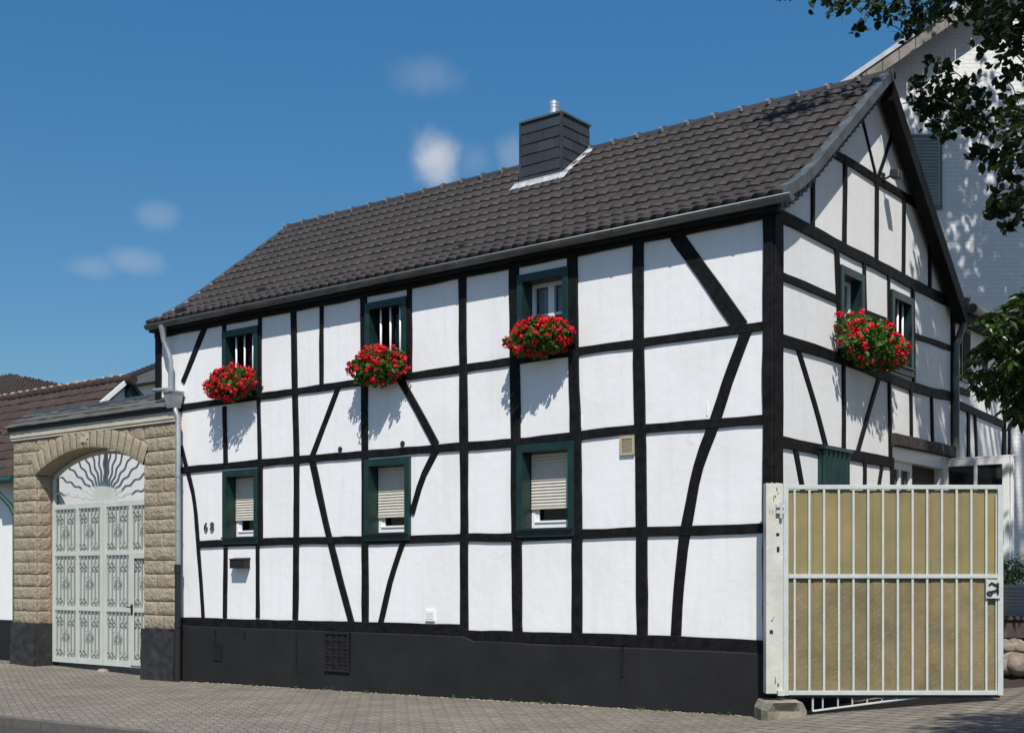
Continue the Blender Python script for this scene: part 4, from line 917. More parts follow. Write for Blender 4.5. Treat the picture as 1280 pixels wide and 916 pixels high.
        bb.add(vs, fs); bb.box((q0, GF-.045, -.4), (q1, GB-.02, zb0)); bb.build('pier_base', M['crazy'], gw, smooth='auto')
    # spandrel blocks over the ring
    mb = MB(); z0 = zb0+9*ch
    top = zt
    for (x0, x1) in ((oa-.0, oa+.42), (oa+.42, oa+.85), (oa+.85, oa+1.3), (ob-1.3, ob-.85), (ob-.85, ob-.42), (ob-.42, ob)):
        if x0 == ob-1.3: mb.build('spandrel', M['sandstone'], gw, smooth='auto'); mb = MB()
        zlow = zc+math.sqrt(max(0, (R+.12)**2-min(abs(x0-xc), abs(x1-xc))**2))
        zj = zt-.25
        if zlow < zj-.08: block(mb, x0, x1, zlow, zj, GF); zlow = zj
        if top-zlow > .06: block(mb, x0, x1, zlow, top, GF)
    # ring of voussoirs
    mb.build('spandrel', M['sandstone'], gw, smooth='auto'); mb = MB()
    a0 = math.asin((oa-xc)/R); a1 = math.asin((ob-xc)/R); nv = 17
    for k in range(nv):
        t0 = a0+(a1-a0)*k/nv+.0022; t1 = a0+(a1-a0)*(k+1)/nv-.0022; m = 5
        vs = []; fs = []
        for i in range(m+1):
            t = t0+(t1-t0)*i/m; q = min(1, min(i, m-i)/1.0)
            for (r_, dq, yy) in ((R, 0, GF+.06), (R, 0, GF-.002), (R+.03, q, GF), (R+.12, q, GF), (R+.24, q, GF), (ringR-.04, q, GF), (ringR-.012, 0, GF-.002), (ringR-.012, 0, GF+.06)):
                h = .032+dq*(.012+.004*(mnoise.noise(Vector((t*30, r_*6, 2)))*.5+.5)); vs.append((xc+r_*math.sin(t), yy-h, zc+r_*math.cos(t)))
        for i in range(m):
            for j in range(7): a = i*8+j; fs.append((a, a+8, a+9, a+1))
        mb.add(vs, fs)
    # keystone mark and soffit lining
    mb.build('arch', M['ashlar'], gw, smooth='auto')
    b = MB(); n = 30
    for i in range(n):
        x0 = oa+(ob-oa)*i/n; x1 = oa+(ob-oa)*(i+1)/n; b.quad((x0, GF+.02, arch(x0)), (x0, GB, arch(x0)), (x1, GB, arch(x1)), (x1, GF+.02, arch(x1)))
    b.box((oa-.012, .12, zb0), (oa-.001, GB, zs+.02)); b.box((ob+.001, GF+.03, zb0), (ob+.012, GB, zs+.02)); b.build('soffit', M['sandstone'], gw)
    kp = Fp(106, 547, GF-.05); b = MB()   # pale carved mark over the arch
    for dx, dz, w_, h_ in ((-.09, .0, .025, .16), (-.03, .02, .03, .2), (.04, -.01, .025, .17), (.09, .03, .03, .1), (0, .06, .11, .02), (.05, -.07, .05, .018), (-.06, -.05, .03, .02)): b.box((kp[0]+dx-w_, GF-.062, kp[2]+dz-h_/2), (kp[0]+dx+w_*.2, GF-.04, kp[2]+dz+h_/2))
    b.build('keystone_mark', M['cornice'], gw)
    b = MB(); b.box((xa-.01, GF-.045, zt), (xb+.01, GB+.03, zt+.05)); b.box((xa-.02, GF-.06, zt+.05), (xb+.02, GB+.05, zt+.17)); b.build('cornice', M['cornice'], gw)
    b = MB(); b.box((xa-.08, GF-.085, zt+.17), (xb+.03, GB+.08, zt+.25)); b.build('coping_board', M['iron'], gw)
    yr_ = .12; zr_ = zt+.55; z_e = zt+.245
    def hip(x, y, z): return (x+1.25*max(0, z-z_e)*(xb+.08-x)/(xb-xa+.26), y, z)
    prof = [(GF-.13, z_e), (yr_, zr_)]; tile_roof('coping', prof, xa-.18, xb+.08, .26, .165, 0, .02, M['slate'], gw, P3=hip, wave='slate', ns=3, jit=.009)
    prof = [(.37, z_e), (yr_, zr_)]; tile_roof('coping', prof, xb+.08, xa-.18, .26, .165, 0, .02, M['slate'], gw, P3=hip, wave='slate', ns=3, seed=5)
    b = MB(); q = [hip(xa-.17, GF-.12, z_e), hip(xa-.17, .36, z_e), hip(xa-.17, yr_, zr_-.01), (xb+.07, GF-.12, z_e), (xb+.07, .36, z_e), (xb+.07, yr_, zr_-.01)]
    b.add(q, [(0, 2, 1), (3, 4, 5), (0, 1, 4, 3), (0, 3, 5, 2), (1, 2, 5, 4)]); b.build('coping_core', M['slate_wall'], gw)
    b = MB(); 
    n = 12
    for i in range(n):
        p0 = np.array(hip(xa-.18, yr_, zr_)); x0 = p0[0]+(xb-p0[0])*i/n; x1 = p0[0]+(xb-p0[0])*(i+1.06)/n
        b.hexa([(x0, yr_-.09, zr_-.055), (x1, yr_-.09, zr_-.055), (x1, yr_, zr_+.0), (x0, yr_, zr_+.0), (x0, yr_-.095, zr_-.04), (x1, yr_-.095, zr_-.045), (x1, yr_, zr_+.03), (x0, yr_, zr_+.035)])
    b.build('ridge_slates', M['slate_wall'], gw)
    # ---------------- the iron gate
    gy = .22; eg = thing('entrance_gate', 'pale grey iron double gate with sunburst under the stone arch', 'gate', (xc, gy, -.12))
    zr = float(Fp(100, 633, gy)[2]); zmid = [float(Fp(100, p, gy)[2]) for p in (691.5, 760)]; zb = float(Fp(98, 828, gy)[2])+.05
    for sgn in (-1, 1):
        xo = xc+sgn*(half-.03); xi = xc+sgn*.012; lo, hi = min(xo, xi), max(xo, xi)
        b = MB(); fw = .085; ys = (gy-.03, gy+.03)
        for (p, q) in ((lo, lo+fw), (hi-fw, hi)): b.box((p, ys[0], zb-.06), (q, ys[1], zr+.06))
        xm = (lo+hi)/2; b.box((xm-.045, ys[0]+.002, zb), (xm+.045, ys[1]-.002, zr))
        for z0_, z1_ in ((zb-.06, zb+.05), (zmid[1]-.045, zmid[1]+.045), (zmid[0]-.045, zmid[0]+.045), (zr-.04, zr+.06)): b.box((lo+fw, ys[0]+.004, z0_), (hi-fw, ys[1]-.004, z1_))
        if sgn > 0:
            b.box((xm+.03, ys[0]-.015, zb-.02), (xm+.13, ys[0]+.002, zmid[0])); b.box((xm+.13, ys[0]-.015, zmid[0]-.11), (hi-.02, ys[0]+.002, zmid[0])); b.box((xm+.13, ys[0]-.015, zb-.02), (hi-.02, ys[0]+.002, zb+.08))
        leaf = b.build('gate_leaf', M['gate_grey'], eg, bevel=.004)
        b = MB(); b.box((lo+fw-.01, gy+.012, zb), (hi-fw+.01, gy+.02, zr)); b.build('backing_sheet', M['gate_sheet'], leaf)
        # panels of bars and scrolls
        cols = ((lo+fw, xm-.045), (xm+.045, hi-fw)); rows = ((zb+.05, zmid[1]-.045), (zmid[1]+.045, zmid[0]-.045), (zmid[0]+.045, zr-.04))
        for (p, q) in cols:
            for (z0_, z1_) in rows:
                g = MB(); nb = 6; yb = gy-.018
                for k in range(nb):
                    x = p+(q-p)*(k+.5)/nb; g.box((x-.0085, yb-.008, z0_-.01), (x+.0085, yb+.008, z1_+.01))
                def scroll(cx, cz, sx, sz, s):
                    pts = []
                    for i in range(15):
                        a = i/14*2*math.pi*1.1; r_ = s*(1-.55*i/14); pts.append((cx+sx*(s-r_*math.cos(a)), yb-.014, cz+sz*r_*math.sin(a)))
                    g.tube(pts, .0065, 5)
                w_ = q-p; s = w_*.085
                for fx in (.22, .78):
                    for cz in (z0_+(z1_-z0_)*.12, z1_-(z1_-z0_)*.18):
                        for sx in (-1, 1):
                            scroll(p+w_*fx, cz, sx, 1, s); scroll(p+w_*fx, cz, sx, -1, s)
                for sx in (-1, 1):
                    zc_ = z0_+(z1_-z0_)*.5; scroll(p+w_*.5, zc_+.02, sx, 1, s*1.15); scroll(p+w_*.5, zc_-.02, sx, -1, s*1.15)
                g.build('grille', M['scroll'], leaf)
        if sgn > 0:
            b = MB(); b.box((xm+.06, ys[0]-.03, zmid[1]-.08), (xm+.11, ys[0]-.016, zmid[1]+.1)); b.tube([(xm+.085, ys[0]-.02, zmid[1]+.05), (xm+.085, ys[0]-.07, zmid[1]+.05), (xm+.0, ys[0]-.07, zmid[1]+.05)], .011, 8); b.build('handle', M['iron'], leaf, smooth='auto')
    # sunburst
    z0 = zr+.06; rs = .36; b = MB(); pts = [(xc+rs*math.cos(a), z0+rs*math.sin(a)) for a in np.linspace(0, math.pi, 25)]
    for s0, s1 in ((0, 12), (12, 24)):
        pl = pts[s0:s1+1]+[(xc+(.004 if s0 == 0 else -.004), z0)]; pl[12 if s0 == 0 else 0] = (xc+(.004 if s0 == 0 else -.004), z0+rs)
        b.prism(pl, lambda u, v: (u, gy+.012, v), lambda u, v: (u, gy-.012, v))
    sb = b.build('sun_disc', M['gate_grey'], eg)
    b = MB()
    for k in range(15):
        a = math.pi*(.045+.91*k/14); ca, sa = math.cos(a), math.sin(a); 
        # distance to the rim
        r_ = rs-.02
        while True:
            x, z = xc+ca*r_, z0+sa*r_
            if r_ > 3 or abs(x-xc) > half-.07 or z > arch(x)-.06: break
            r_ += .02
        L = r_-(0 if abs(k-7) != 6 else .15); n = 26; l0 = rs-.03; vl = []; 
        for i in range(n+1):
            t = i/n; rad = l0+(L-l0)*t; off = .020*math.sin(t*(L-l0)/.30*2*math.pi)*min(1, t*4); wdt = .024*(1-.3*t)
            x = xc+ca*rad-sa*off; z = z0+sa*rad+ca*off; vl.append(((x+sa*wdt, z-ca*wdt), (x-sa*wdt, z+ca*wdt)))
        b.prism([p[0] for p in vl]+[p[1] for p in vl][::-1], lambda u, v: (u, gy+.008, v), lambda u, v: (u, gy-.008, v))
    b.build('sun_rays', M['gate_grey'], eg)
    b = MB(); n = 30    # rim that follows the arch
    xs = np.linspace(oa+.05, ob-.05, n+1)
    for i in range(n):
        x0, x1 = xs[i], xs[i+1]; b.hexa([(x0, gy-.025, arch(x0)-.09), (x1, gy-.025, arch(x1)-.09), (x1, gy+.025, arch(x1)-.09), (x0, gy+.025, arch(x0)-.09), (x0, gy-.025, arch(x0)-.03), (x1, gy-.025, arch(x1)-.03), (x1, gy+.025, arch(x1)-.03), (x0, gy+.025, arch(x0)-.03)])
    for x in (oa+.03, ob-.09): b.box((x, gy-.025, z0), (x+.06, gy+.025, arch(x+.03)-.05))
    b.box((xc-.03, gy+.02, z0+rs-.05), (xc+.03, gy+.06, za-.05))
    b.build('rim', M['gate_grey'], eg)
    b = MB(); b.hexa([(xc-.12, gy-.12, zg(xc, gy)-.02), (xc+.12, gy-.12, zg(xc, gy)-.02), (xc+.12, gy+.05, zg(xc, gy)-.02), (xc-.12, gy+.05, zg(xc, gy)-.02), (xc-.07, gy-.08, zg(xc, gy)+.05), (xc+.07, gy-.08, zg(xc, gy)+.05), (xc+.07, gy+.03, zg(xc, gy)+.05), (xc-.07, gy+.03, zg(xc, gy)+.05)])
    o = b.build('gate_stop', M['concrete'], None, bevel=.01); to_origin(o, (xc, gy, zg(xc, gy))); tag(o, 'small pale concrete stop under the middle of the arched double gate', 'gate stop')
gateway()
# ------------------------------------------------------------------ neighbours on the left
def left_house():
    h = thing('neighbour_house', 'low white neighbour house with old brown tiled roof, left of the gateway', 'house', (-20, 0.2, -.1))
    xe = -16.42; ye = .10; zr, yr = 5.77, 2.6
    b = MB(); b.box((-40, .3, -.4), (xe, 4.9, 3.5)); b.add([(xe, .3, 3.5), (xe, 4.9, 3.5), (xe, 2.6, 5.62)], [(0, 1, 2)]); b.build('wall', M['render'], h)
    b = MB(); b.box((-40, .26, -.4), (xe+.04, .3, .72)); b.build('plinth', M['plinth'], h)
    prof = [(ye-.05, 3.56), (yr, zr)]; r = tile_roof('roof', prof, -30, xe+.1, .24, .33, .04, .03, M['tile_brown'], h, seed=8, jit=.01)
    prof2 = [(2*yr-ye, 3.56), (yr, zr)]; tile_roof('rear_tiles', prof2, xe+.1, -30, .24, .33, .04, .03, M['tile_brown'], r, seed=9)
    b = MB()   # slab
    for pr in (prof, prof2): 
        (y0, z0), (y1, z1) = pr; b.hexa([(-30, y0, z0-.08), (xe+.06, y0, z0-.08), (xe+.06, y1, z1-.08), (-30, y1, z1-.08), (-30, y0, z0-.015), (xe+.06, y0, z0-.015), (xe+.06, y1, z1-.015), (-30, y1, z1-.015)])
    b.build('roof_boarding', M['green'], r)
    b = MB()
    rr = random.Random(5); x = -30
    while x < xe+.05:
        b.tube([(x, yr, zr+.02+rr.uniform(-.01, .01)), (x+.36, yr, zr+.0)], [.125, .105], 10); x += .33
    rt = b.build('ridge_tiles', M['tile_brown'], r, smooth='auto'); 
    b = MB(); x = -30
    while x < xe: b = MB(); b.sphere((x, yr-.04, zr+.10), (.08, .09, .045), 8, 6, .3); b.build('ridge_mortar', M['mortar'], rt); x += .33
    # verge boards
    b = MB()
    for pr in (prof, prof2):
        (y0, z0), (y1, z1) = pr; b.hexa([(xe+.1, y0, z0-.06), (xe+.14, y0, z0-.06), (xe+.14, y1, z1-.06), (xe+.1, y1, z1-.06), (xe+.1, y0, z0+.06), (xe+.14, y0, z0+.06), (xe+.14, y1, z1+.06), (xe+.1, y1, z1+.06)]); b.build('verge_board', M['white' if pr is prof else 'green'], r); b = MB()
    b = MB(); (y0, z0), (y1, z1) = prof2; b.hexa([(xe-.02, y0, z0-.34), (xe+.165, y0, z0-.34), (xe+.165, y1, z1-.34), (xe-.02, y1, z1-.34), (xe-.02, y0, z0-.12), (xe+.165, y0, z0-.12), (xe+.165, y1, z1-.12), (xe-.02, y1, z1-.12)]); b.build('barge_board', M['green'], r)
    b = MB(); b.tube([(-30, -.02, 3.5), (xe+.1, -.02, 3.5)], .07, 10); g = b.build('gutter', M['copper_green'], h, smooth='auto')
    X = float(Fp(13, 650, .1)[0]); b = MB(); b.tube([(X-.35, -.02, 3.46), (X-.33, -.02, 3.32), (X-.1, .16, 3.0), (X, .2, 2.8), (X, .2, -.1)], .05, 10); b.build('downpipe', M['copper_green'], h, smooth='auto')
    # dark vent pane low on the roof
    p = onplane(2, 552, (0, ye, 3.56), (0, -.78, 1)); b = MB(); b.box((p[0]-.5, p[1]-.15, p[2]-.02), (p[0]+.12, p[1]+.25, p[2]+.2)); b.build('roof_vent', M['iron'], r)
left_house()
def courtyard_house():
    h = thing('courtyard_house', 'white rear house with slate hipped roof behind the gateway', 'house', (-26, 10, -.1))
    y0 = 9.0; c = Fp(95, 497, y0); ze = 5.2; xw = -40.0
    R = Fp(212, 453, 12.5); zr = float(R[2]); xr = float(R[0])
    # hip corner chosen so that the hip line leaves the neighbour's ridge near the gateway
    xh = float(Fp(130, 486, y0)[0]); zh = float(Fp(130, 486, y0)[2]); ze = zh
    b = MB(); b.box((xh-4, y0+.4, -.4), (-16, 15.6, ze)); b.build('wall', M['render'], h)
    pts = [(xh-4.3, y0, ze), (xh, y0, ze), (-15.7, y0, ze), (-15.7, 16, ze), (xh-4.3, 16, ze), (xr, 12.5, zr), (-15.7, 12.5, zr)]
    b = MB(); b.att = None
    # front slope, hipped end, rear slope as slated planes
    hip = [(xh, y0, ze), (xr, 12.5, zr)]
    b.add(pts, [(1, 2, 6, 5), (0, 1, 5), (0, 5, 4), (3, 4, 5, 6), (2, 3, 6), (0, 4, 3, 2, 1)])
    m = brick_mat('courtyard_slates', ((.085, .08, .078), (.065, .062, .062)), (.03, .03, .03), .3, .2, .014, coord='XZ', bump=.02, var=.2); r = b.build('roof', m, h)
    b = MB(); p0 = Vector(hip[0]); p1 = Vector(hip[1]); n = 14
    for i in range(n): b.tube([p0.lerp(p1, i/n)+Vector((0, 0, .05)), p0.lerp(p1, (i+1.1)/n)+Vector((0, 0, .03))], [.13, .11], 8)
    b.build('hip_tiles', M['ridge'], r, smooth='auto')
    # green pipe in the yard corner
    p = Fp(131.5, 590, y0+.3); b = MB(); b.tube([(p[0], y0+.3, ze-.1), (p[0], y0+.3, -.1)], .09, 10); b.build('downpipe', M['copper_green'], h, smooth='auto')
courtyard_house()
def far_house():
    h = thing('far_house', 'distant house with steep dark tiled roof, beyond the low neighbour roof', 'house', (-48, 18, -.1))
    y0 = 15.0; a = Fp(-2, 467, 18); c = Fp(66, 494, y0)
    x1 = float(c[0]); ze = float(c[2]); zr = float(a[2]); xr = float(a[0])
    b = MB(); b.box((x1-24, y0+.3, -.4), (x1-.3, 23, ze-.1)); b.build('wall', M['render'], h)
    prof = [(y0, ze), (18.5, zr)]
    pts = [(x1-24, y0, ze), (x1, y0, ze), (x1, 22, ze), (x1-24, 22, ze), (xr-.0, 18.5, zr), (x1-20, 18.5, zr)]
    b = MB(); b.add(pts, [(0, 1, 4, 5), (1, 2, 4), (2, 3, 5, 4), (3, 0, 5)]); r = b.build('roof', M['tile_dark'], h)
    # courses of tile noses along hip face and front
    b = MB(); n = 16
    A = [Vector(p) for p in pts]
    for i in range(n):
        t = i/n
        for (q0, q1, q2, q3) in ((0, 1, 5, 4), (1, 2, 4, 4)):
            s = A[q0].lerp(A[q2], t); e = A[q1].lerp(A[q3], t); k = max(2, int((e-s).length/.14)); 
            b.tube([s.lerp(e, j/k)+Vector((0, 0, .05+.05*math.cos(j*math.pi))) for j in range(k+1)], .05, 5)
    b.build('tile_courses', M['tile_dark'], r, smooth='auto')
    b = MB(); p = Vector(Fp(22, 474, 18)); q = Vector(Fp(27, 490, 18)); b.tube([p+Vector((0, 0, .15)), (p.x, p.y, p.z-1.6)], .02, 6)
    for dz in (.1, 0): b.tube([p+Vector((-.5, 0, dz)), p+Vector((.55, 0, dz-.05))], .012, 5)
    b.build('antenna', M['zinc_light'], h)
far_house()
# ------------------------------------------------------------------ buildings at the right
def annex():
    h = thing('annex', 'lower half timbered annex in shade at the rear of the house', 'building', (0, 7.6, .5))
    ya, yb = YB+.02, float(Gp(1256, 420)[1]); zt = 5.62
    b = MB(); b.box((-3.0, ya, 0), (-.02, yb, zt)); b.build('wall', M['render'], h)
    b = MB()
    def bm(mb, pts, w):
        (a, c) = [Gp(*p) for p in pts]; a = a[1:]; c = c[1:]; t = (c-a)/np.linalg.norm(c-a); nn = np.array([-t[1], t[0]])*w/2
        mb.hexa([(-.02, *(a+nn)), (-.02, *(c+nn)), (-.02, *(c-nn)), (-.02, *(a-nn)), (.012, *(a+nn)), (.012, *(c+nn)), (.012, *(c-nn)), (.012, *(a-nn))])
    for k, pts, w in (('rail', ((1192, 503), (1256, 531)), .12), ('rail', ((1192, 384), (1256, 418)), .12), ('rail', ((1199, 487.5), (1212, 492)), .1), ('post', ((1210.8, 515), (1210.8, 640)), .09), ('brace', ((1219, 519), (1224, 640)), .07), ('brace', ((1255, 528), (1253.5, 600)), .07), ('post', ((1262, 530), (1262, 620)), .06), ('post', ((1256, 400), (1256, 640)), .1)):
        b = MB(); bm(b, pts, w); b.build(k, M['timber'], h)
    a = Gp(1201, 410); c = Gp(1212, 480); b = MB(); b.box((.0, a[1], c[2]), (.02, c[1], a[2])); wn = b.build('window', M['green'], h); 
    b = MB(); b.box((.02, a[1]+.05, c[2]+.05), (.026, c[1]-.05, a[2]-.05)); b.build('pane', M['dark'], wn)
    # shed roof, gutter, pipe
    b = MB(); b.hexa([(.2, ya, zt+.02), (.2, yb+.2, zt+.02), (-3.2, yb+.2, zt+2.3), (-3.2, ya, zt+2.3), (.2, ya, zt+.14), (.2, yb+.2, zt+.14), (-3.2, yb+.2, zt+2.42), (-3.2, ya, zt+2.42)]); b.build('roof', M['slate'], h)
    b = MB(); b.tube([(.26, ya+.1, zt+.08), (.26, yb+.2, zt+.08)], .08, 10); b.build('gutter', M['zinc_dark'], h, smooth='auto')
    b = MB(); b.box((.02, ya, zt-.12), (.2, yb+.15, zt+.015)); b.build('eaves_board', M['timber'], h)
annex()
def white_building():
    # a frame of its own: U along the facade, V back
    Y = 24.0; o = dep(640, 720, Y); o[2] = 0; a = PHI
    U = RIGHT; V = FWD
    h = thing('tall_white_building', 'tall whitewashed brick building with tiled verge behind the gable', 'building', tuple(dep(1400, 720, Y)*np.array([1, 1, 0])))
    h.rotation_euler = (0, 0, a)
    Ri = np.linalg.inv(np.array([[U[0], V[0], 0], [U[1], V[1], 0], [0, 0, 1]]))
    ux = (1400-640)/FPX*Y
    def T(px, py, dv=0): return ((px-640)/FPX*Y-ux, dv, EYE+(720-py)/FPX*Y)     # local coordinates on the wall plane
    class LB(MB):
        def build(s, name, m, parent, **k):
            me = bpy.data.meshes.new(name); me.from_pydata(s.v, [], s.f); me.materials.append(m); ob = bpy.data.objects.new(name, me); COL.objects.link(ob); ob.parent = parent
            return ob
    A = T(1080, 101); B = T(1215, 8); sl = (B[2]-A[2])/(B[0]-A[0])
    xl = T(1000, 0)[0]; xr = 8.0; xa = 1.5
    zl = A[2]+sl*(xl-A[0]); za = A[2]+sl*(xa-A[0]); zrr = za-sl*(xr-xa)
    b = LB(); b.add([(xl, 0, -.3), (xr, 0, -.3), (xr, 0, zrr), (xa, 0, za), (xl, 0, zl), (xl, 9, -.3), (xr, 9, -.3), (xr, 9, zrr), (xa, 9, za), (xl, 9, zl)], [(0, 1, 2, 3, 4), (0, 4, 9, 5), (1, 6, 7, 2), (5, 9, 8, 7, 6)]); b.build('wall', M['whitebrick'], h)
    # roof slabs with an overhanging verge
    n = len
    for (x0, z0, x1, z1) in ((xl-.4, zl-.4*sl, xa, za), (xr+.4, zrr-.4*sl, xa, za)):
        b = LB(); b.hexa([(x0, -.42, z0-.02), (x1, -.42, z1-.02), (x1, 9.3, z1-.02), (x0, 9.3, z0-.02), (x0, -.42, z0+.16), (x1, -.42, z1+.16), (x1, 9.3, z1+.16), (x0, 9.3, z0+.16)]); b.build('roof', M['tile_brown'], h)
        # verge cladding: a row of pale tiles on the edge
        b = LB(); k = 26
        for i in range(k):
            t0, t1 = i/k, (i+.96)/k; xs, xe = x0+(x1-x0)*t0, x0+(x1-x0)*t1; zs, zE = z0+(z1-z0)*t0, z0+(z1-z0)*t1
            b.hexa([(xs, -.47, zs-.17), (xe, -.47, zE-.17), (xe, -.43, zE-.17), (xs, -.43, zs-.17), (xs, -.46, zs+.08), (xe, -.46, zE+.08), (xe, -.43, zE+.08), (xs, -.43, zs+.08)])
        b.build('verge_tiles', M['vergetile'], h)
        b = LB(); b.hexa([(x0, -.49, z0+.085), (x1, -.49, z1+.085), (x1, -.40, z1+.085), (x0, -.40, z0+.085), (x0, -.49, z0+.19), (x1, -.49, z1+.19), (x1, -.4, z1+.19), (x0, -.4, z0+.19)]); b.build('verge_trim', M['zinc_light'], h)
    # louvred shutter window
    p = T(1139, 173); q = T(1174.5, 259); b = LB(); b.box((p[0]-.12, -.05, q[2]), (q[0], .01, p[2])); w = b.build('window', M['louvre'], h)
    b = LB(); b.box((p[0]-.14, -.07, p[2]), (q[0]+.03, .0, p[2]+.05)); b.box((q[0], -.06, q[2]-.04), (q[0]+.03, 0, p[2])); b.box((p[0]-.14, -.09, q[2]-.05), (q[0]+.03, 0, q[2])); b.build('frame', M['zinc'], w)
    b = LB(); z = q[2]+.02
    while z < p[2]-.06: b.hexa([(p[0]-.1, -.085, z), (q[0]-.03, -.085, z), (q[0]-.03, -.051, z+.03), (p[0]-.1, -.051, z+.03), (p[0]-.1, -.085, z+.012), (q[0]-.03, -.085, z+.012), (q[0]-.03, -.051, z+.042), (p[0]-.1, -.051, z+.042)]); z += .062
    b.build('louvres', M['louvre'], w)
white_building()
# ------------------------------------------------------------------ sheet-filled yard gate
def yard_gate():
    Y = 14.15; U = RIGHT; V = FWD; Z = np.array([0, 0, 1.0])
    def P(px, py, v=0): return dep(px, py, Y)+V*v
    s = Y/FPX
    base = P(968, 868); zb0 = zg(base[0], base[1])
    # stone block under the post
    t = thing('yard_gate', 'white barred yard gate filled with yellowed sheet, hinged on chipped post', 'gate', (base[0], base[1], zb0+.1))
    o = CAM+FWD*Y
    def ob(mb, x0, x1, y0, y1, v0, v1): mb.obox(o, U, V, Z, ((x0-CX)*s, (x1-CX)*s), (v0, v1), ((HY-y1)*s, (HY-y0)*s))
    b = MB(); ob(b, 956, 977.5, 605.5, 866, -.07, .09); ps = b.build('gate_post', M['post_paint'], t, bevel=.006)
    b = MB()   # raw edge at the top of the post
    for i in range(7): ob(b, 956.2+i*3, 958.7+i*3, 604.5-random.random()*1.5, 606, -.068, .088)
    b.build('post_rim', M['post_paint'], ps)
    rp = random.Random(12); b = MB()
    for (x, y, w_, h_) in ((969.5, 612, 2, 5), (965.5, 624, 1.2, 10), (967.5, 621, 2, 4), (971, 617, 2, 3), (964, 640, .8, 6), (963.5, 775, 3, 2.2), (965, 772, 1, 4), (967.5, 850, 1.3, 12), (971, 855, 3.2, 6), (970, 863, 2, 4), (964, 866, 2, 1.5), (960.5, 640, .7, 8), (966, 712, 3, .5)):
        b = MB(); pl = [((x-CX)*s+w_*s*.5*math.cos(a)*rp.uniform(.6, 1.15), (HY-y)*s+h_*s*.5*math.sin(a)*rp.uniform(.6, 1.15)) for a in np.linspace(0, 6.28, 11)[:-1]]
        b.prism(pl, lambda u, v: o+U*u+Z*v-V*.069, lambda u, v: o+U*u+Z*v-V*.0715); b.build('rust_patch', M['rust'], ps)
    b = MB()
    for (x, y, w_, h_) in ((970.5, 668, 4, 3.8), (971, 686.5, 3.4, 6.5), (962.5, 789, 4.2, 4.5)): b = MB(); ob(b, x-w_/2, x+w_/2, y-h_/2, y+h_/2, -.0735, -.068); b.build('lock_hole', M['dark'], ps)
    b = MB()
    for y in (632.5, 640): ob(b, 968, 979, y-2, y+2, -.11, -.068)
    b.tube([P(974, 628, -.10), P(974, 648, -.10)], .018, 8); b.build('hinge', M['gate_white'], t)
    b = MB(); ob(b, 970, 978, 862, 868, -.11, -.068); b.build('hinge', M['gate_white'], t)
    # gate frame
    b = MB(); v = (-.03, .03)
    ob(b, 978.5, 985, 606, 868.5, *v); ob(b, 1246, 1253, 606, 868.5, *v); ob(b, 985, 1246, 606, 611.5, v[0]+.002, v[1]-.002); ob(b, 985, 1246, 862.5, 868, v[0]+.002, v[1]-.002); ob(b, 985, 1246, 717.5, 722.5, v[0]-.004, v[1]-.01)
    fr = b.build('gate_frame', M['gate_white'], t, bevel=.004)
    for x in (992.8, 1011.2, 1029.5, 1048, 1066.2, 1084.6, 1103, 1121.5, 1140, 1158.2, 1176.6, 1195, 1213.3, 1232):
        for (y0, y1) in ((611.5, 717.5), (722.5, 862.5)):
            b = MB(); ob(b, x-1.35, x+1.35, y0, y1, v[0]+.006, v[0]+.03); b.build('bar', M['gate_white'], t)
    for (y0, y1) in ((618, 717), (748, 862)):
        b = MB(); ob(b, 1243.6, 1245.2, y0, y1, v[0]+.008, v[0]+.024); b.build('bar', M['gate_white'], t)
    # backing of sheets with lapped seams
    b = MB(); x = 985.5; k = 0
    edges = [985.5, 999, 1017, 1036, 1053.5, 1072, 1090.5, 1109, 1127, 1146, 1164, 1183, 1201.5, 1220, 1246]
    for x0, x1 in zip(edges, edges[1:]): 
        b = MB(); ob(b, x0, x1+.7, 612.5, 720, .0+.005*(k % 2), .004+.005*(k % 2)); b.build('backing_sheet', M['fibre'], t)
        b = MB(); ob(b, x0, x1+.7, 720.2, 862, .0+.005*(k % 2), .004+.005*(k % 2)); b.build('backing_sheet', M['fibre_dirty'], t); k += 1
    b = MB(); ob(b, 1230.5, 1248.5, 724, 747.5, v[0]-.02, v[0]+.002); lk = b.build('lock_plate', M['gate_white'], t, bevel=.003)
    b = MB(); 
    pts = [P(1235+3.0*math.cos(a), 741+2.2*math.sin(a), v[0]-.028) for a in np.linspace(0, 5.6, 14)]; b.tube(pts, .010, 6)
    b.tube([P(1237, 739, -.055), P(1242, 738, -.06), P(1245, 734.5, -.06), P(1245, 728, -.055)], .012, 6); b.tube([P(1234, 731, -.055), P(1237, 728, -.06), P(1241, 730, -.06), P(1245.5, 732, -.06)], .010, 6); b.tube([P(1245, 742, -.055), P(1245, 736, -.06)], .012, 6)
    b.build('lock_handle', M['iron'], lk)
    # tilted filler grille under the gate
    b = MB(); 
    A = (1016.5, 888.5); B = (1150, 871); b.tube([P(*A, .02), P(*B, .02)], .012, 6); b.tube([P(1016.5, 870, .02), P(*A, .02)], .012, 6)
    for x in (1029, 1048, 1066, 1084.6, 1103, 1121, 1139): yb = A[1]+(B[1]-A[1])*(x-A[0])/(B[0]-A[0]); b.tube([P(x, 868, .02), P(x, yb, .02)], .009, 6)
    b.build('filler_grille', M['gate_white'], t)
    b = MB(); ob(b, 985, 1250, 868.4, 871.5, .0, .03); b.build('lower_rail', M['iron'], t)
    # concrete block
    b = MB(); r = random.Random(2); c = dep(977, 902, 14.0); zz = zg(c[0], c[1])
    Q = lambda px, py, dv: dep(px, py, 14.0)+V*dv
    zt = dep(977, 874, 14.15)[2]
    vs = []
